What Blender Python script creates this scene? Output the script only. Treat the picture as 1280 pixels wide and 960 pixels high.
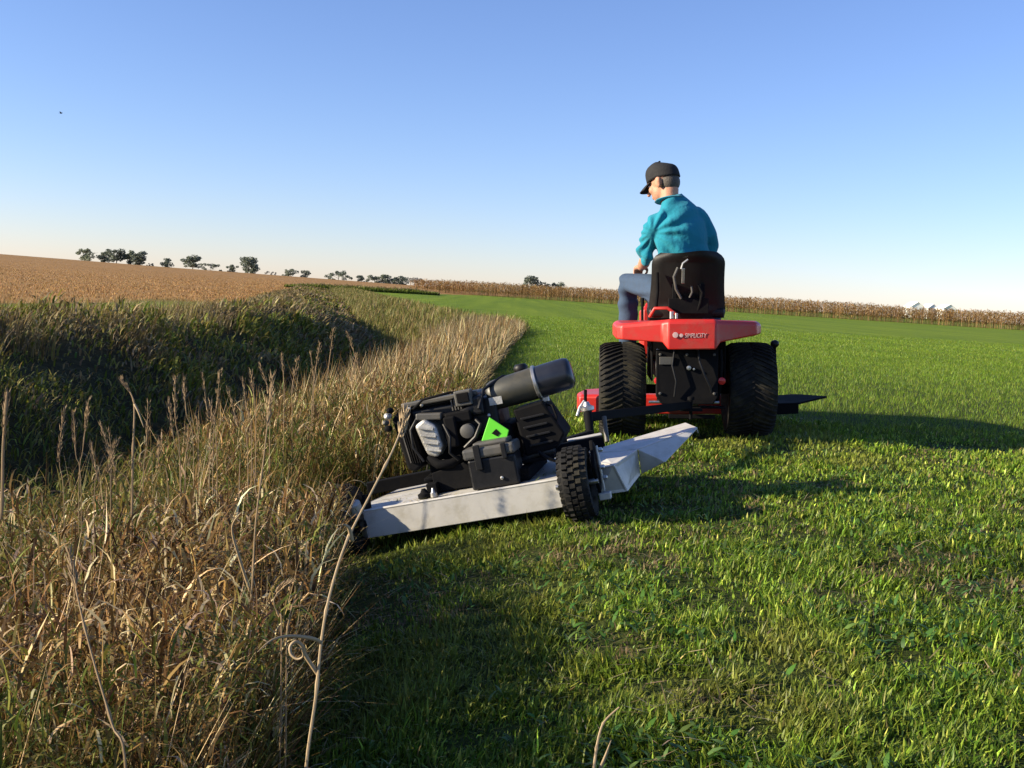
import bpy, bmesh, math, random
import numpy as np
from mathutils import Vector, Matrix, noise as mnoise

for o in list(bpy.data.objects):
    bpy.data.objects.remove(o)
SC = bpy.context.scene
COL = SC.collection
rad = math.radians
rng = np.random.default_rng(7)
random.seed(7)

# ------------------------------------------------------------------ camera
CAM_H, PITCH, ROLL = 0.90, math.atan(112 / 1350.0), rad(3.35)
cd = bpy.data.cameras.new('camera')
cd.sensor_width = 36.0
cd.lens = 36.0 * 1350 / 1280
cd.clip_start, cd.clip_end = 0.05, 6000
cam = bpy.data.objects.new('camera', cd)
COL.objects.link(cam)
fw = Vector((0, math.cos(PITCH), -math.sin(PITCH)))
u0 = Vector((0, math.sin(PITCH), math.cos(PITCH)))
r0 = Vector((1, 0, 0))
cr = r0 * math.cos(ROLL) + u0 * math.sin(ROLL)
cu = u0 * math.cos(ROLL) - r0 * math.sin(ROLL)
cam.matrix_world = Matrix(((cr.x, cu.x, -fw.x, 0), (cr.y, cu.y, -fw.y, 0), (cr.z, cu.z, -fw.z, CAM_H), (0, 0, 0, 1)))
SC.camera = cam

# ------------------------------------------------------------------ sky and sun
SUN_EL, SUN_FWD = 17.0, 11.0            # light travels to the right and 11 degrees away from the camera
tosun = Vector((-math.cos(rad(SUN_FWD)) * math.cos(rad(SUN_EL)), -math.sin(rad(SUN_FWD)) * math.cos(rad(SUN_EL)), math.sin(rad(SUN_EL))))
w = bpy.data.worlds.new('World')
SC.world = w
w.use_nodes = True
wn = w.node_tree
bg = wn.nodes['Background']
sky = wn.nodes.new('ShaderNodeTexSky')
sky.sky_type = 'NISHITA'
sky.sun_disc = False
sky.sun_elevation = rad(SUN_EL)
sky.sun_rotation = math.atan2(tosun.x, tosun.y)
sky.altitude = 200
sky.air_density = 1.0
sky.dust_density = 0.12
sky.ozone_density = 4.0
wb = wn.nodes.new('ShaderNodeMix')          # camera white balance of the sky, slightly towards magenta
wb.data_type = 'RGBA'; wb.blend_type = 'MULTIPLY'
wb.inputs['Factor'].default_value = 1.0
wb.inputs['B'].default_value = (1.03, 0.93, 1.10, 1)
wn.links.new(sky.outputs[0], wb.inputs['A'])
wn.links.new(wb.outputs['Result'], bg.inputs[0])
bg.inputs[1].default_value = 0.094
sl = bpy.data.lights.new('sun', 'SUN')
sl.energy = 5.0
sl.angle = rad(0.53)
sl.color = (1.0, 0.87, 0.65)
sun = bpy.data.objects.new('sun', sl)
COL.objects.link(sun)
sun.rotation_euler = tosun.to_track_quat('Z', 'Y').to_euler()
sun.location = (-30, -10, 12)
vs = SC.view_settings
vs.view_transform = 'Standard'
vs.look = 'None'
vs.exposure = 1.06
vs.gamma = 1.0
vs.use_curve_mapping = False
SC.cycles.max_bounces = 6
SC.cycles.transparent_max_bounces = 6


# ------------------------------------------------------------------ helpers
def tag(o, label=None, cat=None, group=None, kind=None):
    if label: o['label'] = label
    if cat: o['category'] = cat
    if group: o['group'] = group
    if kind: o['kind'] = kind
    return o


def empty(name, loc=(0, 0, 0), parent=None):
    o = bpy.data.objects.new(name, None)
    o.empty_display_size = 0.1
    o.location = loc
    COL.objects.link(o)
    if parent: o.parent = parent
    return o


class MB:
    def __init__(s):
        s.v, s.f = [], []

    def add(s, vs_, fs):
        b = len(s.v)
        s.v += [tuple(p) for p in vs_]
        s.f += [tuple(i + b for i in q) for q in fs]
        return s

    def box(s, c, size, rot=None):
        hx, hy, hz = size[0] / 2, size[1] / 2, size[2] / 2
        p = [Vector((x, y, z)) for x in (-hx, hx) for y in (-hy, hy) for z in (-hz, hz)]
        if rot is not None:
            p = [rot @ q for q in p]
        p = [q + Vector(c) for q in p]
        return s.add(p, [(0, 1, 3, 2), (4, 6, 7, 5), (0, 4, 5, 1), (2, 3, 7, 6), (0, 2, 6, 4), (1, 5, 7, 3)])

    def tube(s, path, radii, n=12, flat=None, cap=True, close=False):
        path = [Vector(p) for p in path]
        if not hasattr(radii, '__len__'):
            radii = [radii] * len(path)
        m = len(path)
        rings = []
        t0 = (path[1] - path[0]).normalized()
        ref = Vector((0, 0, 1)) if abs(t0.z) < 0.9 else Vector((1, 0, 0))
        a = t0.cross(ref).normalized()
        for i, p in enumerate(path):
            if close:
                t = (path[(i + 1) % m] - path[i - 1]).normalized()
            else:
                t = (path[min(i + 1, m - 1)] - path[max(i - 1, 0)]).normalized()
            a = (a - t * a.dot(t)).normalized()
            b = t.cross(a)
            r = radii[i]
            ra, rb = (r, r) if not hasattr(r, '__len__') else r
            rings.append([p + a * (ra * math.cos(2 * math.pi * k / n)) + b * (rb * math.sin(2 * math.pi * k / n)) for k in range(n)])
        vs_ = [q for r in rings for q in r]
        fs = []
        for i in range(m if close else m - 1):
            j = (i + 1) % m
            for k in range(n):
                fs.append((i * n + k, i * n + (k + 1) % n, j * n + (k + 1) % n, j * n + k))
        if cap and not close:
            fs.append(tuple(reversed(range(n))))
            fs.append(tuple(range((m - 1) * n, m * n)))
        return s.add(vs_, fs)

    def capsules(s, path, radii, n=12):
        """closed rounded tube along a path with spherical ends"""
        path = [Vector(p) for p in path]
        pp, rr = [], []
        d0 = (path[0] - path[1]).normalized()
        d1 = (path[-1] - path[-2]).normalized()
        for k in (0, 1, 2):
            a = math.pi / 2 * (1 - k / 3) - 0.12 * (k == 0)
            pp.append(path[0] + d0 * radii[0] * math.sin(a)); rr.append(radii[0] * math.cos(a))
        pp += path; rr += list(radii)
        for k in (2, 1, 0):
            a = math.pi / 2 * (1 - k / 3) - 0.12 * (k == 0)
            pp.append(path[-1] + d1 * radii[-1] * math.sin(a)); rr.append(radii[-1] * math.cos(a))
        return s.tube(pp, rr, n)

    def ellipsoid(s, c, r, rot=None, nu=20, nv=14):
        vs_ = []
        for j in range(1, nv):
            th = math.pi * j / nv
            for i in range(nu):
                ph = 2 * math.pi * i / nu
                p = Vector((r[0] * math.sin(th) * math.cos(ph), r[1] * math.sin(th) * math.sin(ph), r[2] * math.cos(th)))
                if rot is not None: p = rot @ p
                vs_.append(p + Vector(c))
        top, bot = Vector((0, 0, r[2])), Vector((0, 0, -r[2]))
        if rot is not None: top, bot = rot @ top, rot @ bot
        vs_ += [top + Vector(c), bot + Vector(c)]
        T, B = len(vs_) - 2, len(vs_) - 1
        fs = []
        for j in range(nv - 2):
            for i in range(nu):
                k = (i + 1) % nu
                fs.append((j * nu + i, (j + 1) * nu + i, (j + 1) * nu + k, j * nu + k))
        for i in range(nu):
            k = (i + 1) % nu
            fs.append((T, i, k)); fs.append((B, (nv - 2) * nu + k, (nv - 2) * nu + i))
        return s.add(vs_, fs)

    def lathe(s, prof, c, axis, n=32, closed=False):
        """prof: list of (radius, height along axis)"""
        ax = Vector(axis).normalized()
        ref = Vector((0, 0, 1)) if abs(ax.z) < 0.9 else Vector((1, 0, 0))
        a = ax.cross(ref).normalized(); b = ax.cross(a)
        vs_ = []
        for r, h in prof:
            for k in range(n):
                an = 2 * math.pi * k / n
                vs_.append(Vector(c) + ax * h + a * (r * math.cos(an)) + b * (r * math.sin(an)))
        fs = []
        m = len(prof)
        for i in range(m if closed else m - 1):
            j = (i + 1) % m
            for k in range(n):
                fs.append((i * n + k, i * n + (k + 1) % n, j * n + (k + 1) % n, j * n + k))
        if not closed:
            if prof[0][0] > 1e-5: fs.append(tuple(reversed(range(n))))
            if prof[-1][0] > 1e-5: fs.append(tuple(range((m - 1) * n, m * n)))
        return s.add(vs_, fs)

    def prism(s, poly, vec):
        """planar polygon (list of 3d points) extruded along vec"""
        n = len(poly)
        p0 = [Vector(p) for p in poly]
        p1 = [p + Vector(vec) for p in p0]
        fs = [tuple(reversed(range(n))), tuple(range(n, 2 * n))]
        for i in range(n):
            j = (i + 1) % n
            fs.append((i, j, n + j, n + i))
        return s.add(p0 + p1, fs)

    def mesh(s, name):
        me = bpy.data.meshes.new(name)
        me.from_pydata([tuple(p) for p in s.v], [], s.f)
        bm = bmesh.new(); bm.from_mesh(me)
        bmesh.ops.recalc_face_normals(bm, faces=bm.faces)
        bm.to_mesh(me); bm.free()
        return me

    def build(s, name, mat, parent=None, smooth=40, bevel=0, seg=2):
        me = s.mesh(name)
        if smooth:
            me.shade_smooth()
            me.set_sharp_from_angle(angle=rad(smooth))
        if mat: me.materials.append(mat)
        o = bpy.data.objects.new(name, me)
        COL.objects.link(o)
        if parent: o.parent = parent
        if bevel:
            m = o.modifiers.new('bevel', 'BEVEL')
            m.width = bevel; m.segments = seg; m.limit_method = 'ANGLE'; m.angle_limit = rad(35)
            m.harden_normals = False
        return o


def bake(mb, name, voxel, smooth_it, mat, parent, disp=None):
    """fuse a set of closed shapes into one continuous skin"""
    me = mb.mesh(name)
    o = bpy.data.objects.new(name, me)
    COL.objects.link(o)
    r = o.modifiers.new('r', 'REMESH'); r.mode = 'VOXEL'; r.voxel_size = voxel
    sm = o.modifiers.new('s', 'SMOOTH'); sm.factor = 0.5; sm.iterations = smooth_it
    dg = bpy.context.evaluated_depsgraph_get()
    me2 = bpy.data.meshes.new_from_object(o.evaluated_get(dg))
    o.modifiers.clear()
    o.data = me2
    bpy.data.meshes.remove(me)
    me2.name = name
    if disp:
        n = len(me2.vertices)
        co = np.empty(n * 3); no = np.empty(n * 3)
        me2.vertices.foreach_get('co', co); me2.vertices.foreach_get('normal', no)
        co, no = co.reshape(-1, 3), no.reshape(-1, 3)
        co = co + no * disp(co)[:, None]
        me2.vertices.foreach_set('co', co.ravel())
        me2.update()
    me2.shade_smooth()
    me2.materials.clear(); me2.materials.append(mat)
    o.parent = parent
    return o


# ------------------------------------------------------------------ materials
MATS = {}


def mat(name, col, rough=0.5, metal=0.0, var=0.15, scale=18.0, bump=0.0, bscale=60.0, spec=0.5, dirt=None, dirt_amt=0.5, dirt_scale=6.0, coat=0.0, sheen=0.0):
    m = bpy.data.materials.new(name)
    m.use_nodes = True
    nt = m.node_tree
    b = nt.nodes['Principled BSDF']
    tc = nt.nodes.new('ShaderNodeTexCoord')
    nz = nt.nodes.new('ShaderNodeTexNoise')
    nz.inputs['Scale'].default_value = scale; nz.inputs['Detail'].default_value = 5
    nt.links.new(tc.outputs['Object'], nz.inputs['Vector'])
    mix = nt.nodes.new('ShaderNodeMix'); mix.data_type = 'RGBA'
    mix.inputs['A'].default_value = (*[c * (1 - var) for c in col], 1)
    mix.inputs['B'].default_value = (*[min(1, c * (1 + var)) for c in col], 1)
    nt.links.new(nz.outputs['Fac'], mix.inputs['Factor'])
    out = mix.outputs['Result']
    if dirt:
        n2 = nt.nodes.new('ShaderNodeTexNoise'); n2.inputs['Scale'].default_value = dirt_scale; n2.inputs['Detail'].default_value = 8
        n2.inputs['Roughness'].default_value = 0.7
        nt.links.new(tc.outputs['Object'], n2.inputs['Vector'])
        rp = nt.nodes.new('ShaderNodeMapRange')
        rp.inputs['From Min'].default_value = 0.48; rp.inputs['From Max'].default_value = 0.72
        rp.inputs['To Max'].default_value = dirt_amt
        nt.links.new(n2.outputs['Fac'], rp.inputs['Value'])
        mx = nt.nodes.new('ShaderNodeMix'); mx.data_type = 'RGBA'
        mx.inputs['B'].default_value = (*dirt, 1)
        nt.links.new(rp.outputs['Result'], mx.inputs['Factor'])
        nt.links.new(out, mx.inputs['A'])
        out = mx.outputs['Result']
    nt.links.new(out, b.inputs['Base Color'])
    rr = nt.nodes.new('ShaderNodeMapRange')
    rr.inputs['To Min'].default_value = max(0.02, rough - 0.1); rr.inputs['To Max'].default_value = min(1, rough + 0.12)
    nt.links.new(nz.outputs['Fac'], rr.inputs['Value'])
    nt.links.new(rr.outputs['Result'], b.inputs['Roughness'])
    b.inputs['Metallic'].default_value = metal
    b.inputs['Specular IOR Level'].default_value = spec
    b.inputs['Coat Weight'].default_value = coat
    b.inputs['Sheen Weight'].default_value = sheen
    if bump:
        n3 = nt.nodes.new('ShaderNodeTexNoise'); n3.inputs['Scale'].default_value = bscale; n3.inputs['Detail'].default_value = 4
        nt.links.new(tc.outputs['Object'], n3.inputs['Vector'])
        bp = nt.nodes.new('ShaderNodeBump'); bp.inputs['Strength'].default_value = bump; bp.inputs['Distance'].default_value = 0.01
        nt.links.new(n3.outputs['Fac'], bp.inputs['Height'])
        nt.links.new(bp.outputs['Normal'], b.inputs['Normal'])
    MATS[name] = m
    return m


def foliage_mat(name, trans=0.35, rough=0.5, spec=0.35):
    """leaf material: the leaf colour is stored per leaf, light also comes through"""
    m = bpy.data.materials.new(name)
    m.use_nodes = True
    nt = m.node_tree
    b = nt.nodes['Principled BSDF']
    at = nt.nodes.new('ShaderNodeAttribute'); at.attribute_name = 'leaf_colour'
    nt.links.new(at.outputs['Color'], b.inputs['Base Color'])
    b.inputs['Roughness'].default_value = rough
    b.inputs['Specular IOR Level'].default_value = spec
    tr = nt.nodes.new('ShaderNodeBsdfTranslucent')
    nt.links.new(at.outputs['Color'], tr.inputs['Color'])
    ms = nt.nodes.new('ShaderNodeMixShader'); ms.inputs[0].default_value = trans
    nt.links.new(b.outputs[0], ms.inputs[1]); nt.links.new(tr.outputs[0], ms.inputs[2])
    nt.links.new(ms.outputs[0], nt.nodes['Material Output'].inputs[0])
    return m


M_LAWN = foliage_mat('lawn_blade', 0.40, 0.45, 0.25)
M_TALL = foliage_mat('tall_grass', 0.26, 0.55, 0.18)
M_WEED = foliage_mat('weed_leaf', 0.32, 0.55, 0.2)
M_CORN = foliage_mat('dry_corn', 0.25, 0.7, 0.2)
M_TREE = foliage_mat('tree_leaf', 0.2, 0.6, 0.2)

RED = mat('red_paint', (0.52, 0.022, 0.016), 0.42, 0, 0.10, 5, bump=0.03, bscale=30, dirt=(0.26, 0.11, 0.07), dirt_amt=0.45, dirt_scale=11, coat=0.1)
BLK = mat('black_paint', (0.007, 0.007, 0.008), 0.75, 0, 0.3, 12, bump=0.05, bscale=90, spec=0.07, dirt=(0.016, 0.014, 0.011), dirt_amt=0.5)
PLA = mat('black_plastic', (0.008, 0.008, 0.009), 0.45, 0, 0.2, 30, bump=0.06, bscale=250, spec=0.3)
GPL = mat('grey_plastic', (0.075, 0.072, 0.065), 0.5, 0, 0.15, 20, bump=0.06, bscale=200, dirt=(0.16, 0.13, 0.09), dirt_amt=0.4)
OLV = mat('smoked_plastic', (0.035, 0.035, 0.028), 0.45, 0, 0.2, 15, dirt=(0.10, 0.085, 0.05), dirt_amt=0.5)
CAN = mat('canister_paint', (0.014, 0.016, 0.024), 0.3, 0, 0.2, 15, dirt=(0.05, 0.05, 0.05), dirt_amt=0.3)
RUB = mat('tyre_rubber', (0.011, 0.0105, 0.010), 0.8, 0, 0.35, 25, bump=0.2, bscale=120, spec=0.25, dirt=(0.075, 0.064, 0.036), dirt_amt=0.6, dirt_scale=9)
SIL = mat('silver_paint', (0.54, 0.52, 0.48), 0.45, 0.15, 0.12, 9, bump=0.08, bscale=25, dirt=(0.26, 0.23, 0.15), dirt_amt=0.5, dirt_scale=12)
STL = mat('bare_steel', (0.45, 0.44, 0.42), 0.38, 0.9, 0.2, 30, bump=0.05)
ALU = mat('cast_aluminium', (0.50, 0.49, 0.46), 0.5, 0.7, 0.2, 40, bump=0.15, bscale=150, dirt=(0.12, 0.10, 0.07), dirt_amt=0.5)
GRN = mat('green_tag', (0.12, 0.62, 0.03), 0.5, 0, 0.06, 20)
VIN = mat('seat_vinyl', (0.008, 0.0075, 0.0075), 0.5, 0, 0.2, 20, bump=0.12, bscale=220, spec=0.3)
WHT = mat('white_paint', (0.78, 0.78, 0.75), 0.5, 0, 0.06, 10)
SKIN = mat('skin', (0.50, 0.25, 0.16), 0.55, 0, 0.2, 60, bump=0.15, bscale=160, spec=0.3)
SHIRT = mat('turquoise_cotton', (0.014, 0.205, 0.285), 0.9, 0, 0.12, 8, bump=0.5, bscale=34, sheen=0.1, spec=0.2)
DENIM = mat('blue_denim', (0.036, 0.064, 0.115), 0.9, 0, 0.25, 40, bump=0.3, bscale=22)
CAPM = mat('black_cloth', (0.010, 0.010, 0.012), 0.85, 0, 0.2, 40, bump=0.2, bscale=90)
HAIR = mat('grey_hair', (0.075, 0.062, 0.05), 0.6, 0, 0.4, 120, bump=0.5, bscale=180)
BOOT = mat('brown_leather', (0.06, 0.035, 0.02), 0.6, 0, 0.25, 20)
BARK = mat('bark', (0.07, 0.055, 0.045), 0.9, 0, 0.4, 4)
OLDST = mat('weathered_stem', (0.25, 0.165, 0.08), 0.7, 0, 0.4, 25)
STRAW = mat('dry_stem', (0.34, 0.245, 0.135), 0.6, 0, 0.3, 25)
LTR = mat('faded_print', (0.62, 0.40, 0.38), 0.6)
LAMP = mat('red_lens', (0.5, 0.02, 0.02), 0.2)


# ------------------------------------------------------------------ terrain
def sstep(a, b, x):
    t = np.clip((x - a) / (b - a), 0, 1)
    return t * t * (3 - 2 * t)


EY = [-30, 0, 12, 20, 27, 31, 36, 41, 60, 130, 300, 900]
EX = [-0.3, -0.3, -0.3, -0.1, 0.22, 0.0, -1.1, -2.4, -6.0, -19, -60, -220]


def edge(y): return np.interp(y, EY, EX)


MY = [-30, 0.5, 2.2, 4.2, 5.3, 5.9, 12, 20, 27, 31, 36, 41, 60, 130, 300]
MX = [-0.55, -0.50, -0.44, -0.66, -0.70, -0.40, -0.33, -0.1, 0.22, 0.0, -1.1, -2.4, -6, -19, -60]


def mown_edge(y): return np.interp(y, MY, MX)


DU = [-60, -7.4, -6.4, -5.4, -4.6, -3.7, -2.9, -2.0, -1.0, -0.45, 0.15, 0.65, 5]
DZ = [0.0, 0.04, 0.0, -0.25, -0.65, -1.2, -1.2, -0.93, -0.50, -0.226, -0.075, 0.0, 0.0]
_h = np.random.default_rng(3).random((256, 256))


def vnoise(x, y, s, k=0):
    x = np.asarray(x, float) / s + 17.3 * k; y = np.asarray(y, float) / s - 9.1 * k
    xi, yi = np.floor(x).astype(int), np.floor(y).astype(int)
    fx, fy = x - xi, y - yi
    fx = fx * fx * (3 - 2 * fx); fy = fy * fy * (3 - 2 * fy)
    g = lambda a, b: _h[a % 256, b % 256]
    return (g(xi, yi) * (1 - fx) + g(xi + 1, yi) * fx) * (1 - fy) + (g(xi, yi + 1) * (1 - fx) + g(xi + 1, yi + 1) * fx) * fy


def fbm(x, y, s, k=0):
    return 0.55 * vnoise(x, y, s, k) + 0.3 * vnoise(x, y, s / 2.3, k + 1) + 0.15 * vnoise(x, y, s / 5.1, k + 2)


def zt(x, y):
    x = np.asarray(x, float); y = np.asarray(y, float)
    u = x - edge(y)
    near = 1 - sstep(11, 26, np.abs(y))
    z = 0.06 * (np.clip(x, -0.5, 1.7) - 1.07) * near
    z = z + np.interp(u, DU, DZ) * (1 - 0.72 * sstep(22, 55, y)) * (1 - sstep(95, 140, y))
    amp = np.where(u < 0.2, 0.10, 0.02) * np.clip(np.hypot(x, y) / 6, 0.3, 1)
    amp = np.where((x > -1.0) & (x < 2.2) & (y > 3.5) & (y < 9.5), 0.004, amp)
    z = z + (fbm(x, y, 1.7, 5) - 0.5) * amp
    # long rise of the brown field towards the crest on the left
    crest = np.interp(x, [-900, -237, -163, -126, -52, 0, 200, 900], [7.5, 5.6, 4.0, 3.5, 2.3, 1.7, 0.8, 0.5])
    z = z + crest * sstep(45, 480, y) * np.where(y > 500, 1 - 0.5 * sstep(560, 900, y), 1)
    return z


def stretched(lo, hi, n, c, k):
    t = np.linspace(-1, 1, n)
    s = np.sinh(k * t) / math.sinh(k)
    return np.where(s < 0, c + s * (c - lo), c + s * (hi - c))


gx = stretched(-1500, 1500, 260, -1.5, 7.2)
gy = np.concatenate([stretched(-60, 2400, 280, 6, 7.0)])
GX, GY = np.meshgrid(gx, gy)
GZ = zt(GX, GY)
nx, ny = len(gx), len(gy)
me = bpy.data.meshes.new('ground')
vv = np.stack([GX, GY, GZ], -1).reshape(-1, 3)
ii = (np.arange(ny - 1)[:, None] * nx + np.arange(nx - 1)[None, :]).ravel()
ff = np.stack([ii, ii + 1, ii + 1 + nx, ii + nx], -1)
me.from_pydata(vv.tolist(), [], ff.tolist())
me.shade_smooth()
U = (GX - edge(GY)).ravel(); YY = GY.ravel(); XX = GX.ravel()
lawnw = sstep(-0.25, 0.15, XX - mown_edge(YY))
far_end = sstep(0, 4, YY - (139 + 5 * np.maximum(0, XX + 14)))        # the mown strip stops where the crop takes over
lawnw = lawnw * (1 - far_end)
left_lawn = sstep(-11.5, -10.8, U) * (1 - sstep(-7.9, -7.3, U)) * sstep(8, 12, YY) * (1 - sstep(28, 42, YY))
field = np.maximum(1 - sstep(-8.0, -7.2, U), far_end)
thatch_shade = 1 - sstep(10, 24, np.hypot(XX, YY))  # near turf base, darkened so gaps between blades look shaded
zone = np.stack([np.maximum(lawnw, left_lawn), field * (1 - left_lawn), thatch_shade, np.ones_like(U)], -1)
ca = me.color_attributes.new('zone', 'FLOAT_COLOR', 'POINT')
ca.data.foreach_set('color', zone.astype(np.float32).ravel())


def ground_mat():
    m = bpy.data.materials.new('ground')
    m.use_nodes = True
    nt = m.node_tree; N = nt.nodes; Lk = nt.links
    b = N['Principled BSDF']
    at = N.new('ShaderNodeAttribute'); at.attribute_name = 'zone'
    sp = N.new('ShaderNodeSeparateColor'); Lk.new(at.outputs['Color'], sp.inputs[0])
    tc = N.new('ShaderNodeTexCoord')

    def noise(sc, det=6, rough=0.6, vec=None):
        n = N.new('ShaderNodeTexNoise'); n.inputs['Scale'].default_value = sc; n.inputs['Detail'].default_value = det; n.inputs['Roughness'].default_value = rough
        Lk.new(vec or tc.outputs['Object'], n.inputs['Vector']); return n.outputs['Fac']

    def ramp(f, stops):
        r = N.new('ShaderNodeValToRGB'); cr_ = r.color_ramp
        while len(cr_.elements) < len(stops): cr_.elements.new(0.5)
        for e_, (p, c) in zip(cr_.elements, stops): e_.position = p; e_.color = (*c, 1)
        Lk.new(f, r.inputs[0]); return r.outputs[0]

    def mixc(f, a, c, mode='MIX', fac=None):
        x = N.new('ShaderNodeMix'); x.data_type = 'RGBA'; x.blend_type = mode
        if f is not None: Lk.new(f, x.inputs['Factor'])
        else: x.inputs['Factor'].default_value = fac
        Lk.new(a, x.inputs['A']); Lk.new(c, x.inputs['B']); return x.outputs['Result']
    # mown turf: blades unresolved beyond a few metres, fine and broad mottling
    lawn = ramp(noise(9, 8, 0.75), [(0.28, (0.090, 0.135, 0.010)), (0.5, (0.165, 0.235, 0.020)), (0.75, (0.25, 0.31, 0.045))])
    lawn2 = ramp(noise(0.35, 5, 0.6), [(0.3, (0.75, 0.85, 0.7)), (0.7, (1.15, 1.1, 1.0))])
    lawn = mixc(None, lawn, lawn2, 'MULTIPLY', 1.0)
    # mowing passes run along the field
    mp = N.new('ShaderNodeMapping'); mp.inputs['Scale'].default_value = (0.8, 0.02, 1); mp.inputs['Rotation'].default_value = (0, 0, rad(-24))
    Lk.new(tc.outputs['Object'], mp.inputs['Vector'])
    st = ramp(noise(0.9, 3, 0.5, mp.outputs[0]), [(0.38, (0.74, 0.80, 0.78)), (0.62, (1.18, 1.12, 1.05))])
    lawn = mixc(None, lawn, st, 'MULTIPLY', 0.8)
    # ripe crop on the hill, rows of brown and tan
    mp2 = N.new('ShaderNodeMapping'); mp2.inputs['Scale'].default_value = (0.25, 1.2, 1)
    Lk.new(tc.outputs['Object'], mp2.inputs['Vector'])
    fld = ramp(noise(0.35, 9, 0.72, mp2.outputs[0]), [(0.25, (0.27, 0.14, 0.045)), (0.5, (0.35, 0.195, 0.07)), (0.75, (0.43, 0.265, 0.11))])
    soil = ramp(noise(5, 8, 0.7), [(0.3, (0.020, 0.017, 0.008)), (0.55, (0.055, 0.050, 0.020)), (0.8, (0.12, 0.10, 0.045))])
    th = ramp(noise(30, 6, 0.7), [(0.3, (0.024, 0.034, 0.008)), (0.6, (0.060, 0.078, 0.016)), (0.85, (0.16, 0.14, 0.05))])  # thatch colour with the shade under the blades painted in
    lawn = mixc(sp.outputs[2], lawn, th)
    c = mixc(sp.outputs[1], soil, fld)
    c = mixc(sp.outputs[0], c, lawn)
    Lk.new(c, b.inputs['Base Color'])
    b.inputs['Roughness'].default_value = 0.9
    b.inputs['Specular IOR Level'].default_value = 0.1
    bp = N.new('ShaderNodeBump'); bp.inputs['Strength'].default_value = 0.9; bp.inputs['Distance'].default_value = 0.06
    Lk.new(noise(14, 6, 0.7), bp.inputs['Height']); Lk.new(bp.outputs[0], b.inputs['Normal'])
    return m


me.materials.append(ground_mat())
g = bpy.data.objects.new('ground', me); COL.objects.link(g)
tag(g, 'rolling ground of mown lawn, open ditch and brown crop field', kind='structure')


# ------------------------------------------------------------------ blades
def blade_arrays(root, h, wd, az, lean, col, nseg=3, droop=0.0, face=None, tipcol=1.15, up=None, baseline=0.55):
    """curved tapering blades; h length, lean 0..1.5 how far they arch over"""
    N = len(root)
    t = np.linspace(0, 1, nseg + 1)[None, :]
    ang = (lean[:, None] * t ** 1.0) * 1.0            # angle from vertical, growing along the blade
    if up is not None: ang = ang + up[:, None]
    ds = 1.0 / nseg
    a_mid = (ang[:, 1:] + ang[:, :-1]) / 2 + (droop[:, None] if hasattr(droop, '__len__') else droop) * t[:, 1:] ** 2
    hor = np.concatenate([np.zeros((N, 1)), np.cumsum(np.sin(a_mid) * ds, 1)], 1) * h[:, None]
    ver = np.concatenate([np.zeros((N, 1)), np.cumsum(np.cos(a_mid) * ds, 1)], 1) * h[:, None]
    dx, dy = np.cos(az)[:, None], np.sin(az)[:, None]
    px = root[:, 0:1] + dx * hor; py = root[:, 1:2] + dy * hor; pz = root[:, 2:3] + ver
    if face is None: face = rng.uniform(-0.7, 0.7, N)
    sa = az + math.pi / 2 + face
    prof = np.minimum(1, (0.55 + t * 1.6)) * (1 - t ** 2.2)
    prof = prof[:, :-1]
    sx = np.cos(sa)[:, None] * wd[:, None] / 2 * prof; sy = np.sin(sa)[:, None] * wd[:, None] / 2 * prof
    K = 2 * nseg + 1
    V = np.empty((N, K, 3), np.float32)
    V[:, 0:2 * nseg:2, 0] = px[:, :-1] - sx; V[:, 1:2 * nseg:2, 0] = px[:, :-1] + sx
    V[:, 0:2 * nseg:2, 1] = py[:, :-1] - sy; V[:, 1:2 * nseg:2, 1] = py[:, :-1] + sy
    V[:, 0:2 * nseg:2, 2] = pz[:, :-1]; V[:, 1:2 * nseg:2, 2] = pz[:, :-1]
    V[:, -1, 0] = px[:, -1]; V[:, -1, 1] = py[:, -1]; V[:, -1, 2] = pz[:, -1]
    F = []
    for i in range(nseg - 1):
        F += [(2 * i, 2 * i + 1, 2 * i + 3), (2 * i, 2 * i + 3, 2 * i + 2)]
    F.append((2 * nseg - 2, 2 * nseg - 1, 2 * nseg))
    F = np.array(F, np.int32)
    T = (np.arange(N, dtype=np.int32)[:, None, None] * K + F[None]).reshape(-1, 3)
    C = np.ones((N, K, 4), np.float32)
    C[:, :, :3] = col[:, None, :]
    return V.reshape(-1, 3), T, C.reshape(-1, 4)


def leaf_mesh(name, parts, material, parent=None):
    V, T, C, b = [], [], [], 0
    for v, t, c in parts:
        V.append(v); T.append(t + b); C.append(c); b += len(v)
    V = np.concatenate(V); T = np.concatenate(T); C = np.concatenate(C)
    me = bpy.data.meshes.new(name)
    me.vertices.add(len(V)); me.vertices.foreach_set('co', V.astype(np.float32).ravel())
    me.loops.add(len(T) * 3); me.loops.foreach_set('vertex_index', T.astype(np.int32).ravel())
    me.polygons.add(len(T))
    me.polygons.foreach_set('loop_start', np.arange(0, len(T) * 3, 3, dtype=np.int32))
    me.polygons.foreach_set('loop_total', np.full(len(T), 3, np.int32))
    me.polygons.foreach_set('use_smooth', np.ones(len(T), bool))
    me.update(calc_edges=True)
    ca = me.color_attributes.new('leaf_colour', 'FLOAT_COLOR', 'POINT')
    ca.data.foreach_set('color', C.astype(np.float32).ravel())
    me.materials.append(material)
    o = bpy.data.objects.new(name, me); COL.objects.link(o)
    if parent: o.parent = parent
    return o


def pick(pal, n, wts=None):
    pal = np.array(pal, float)
    i = rng.choice(len(pal), n, p=None if wts is None else np.array(wts) / sum(wts))
    c = pal[i]
    return np.clip(c * np.exp(rng.normal(0, 0.22, (n, 1))) * rng.normal(1, 0.06, (n, 3)), 0.004, 0.9)


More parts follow.
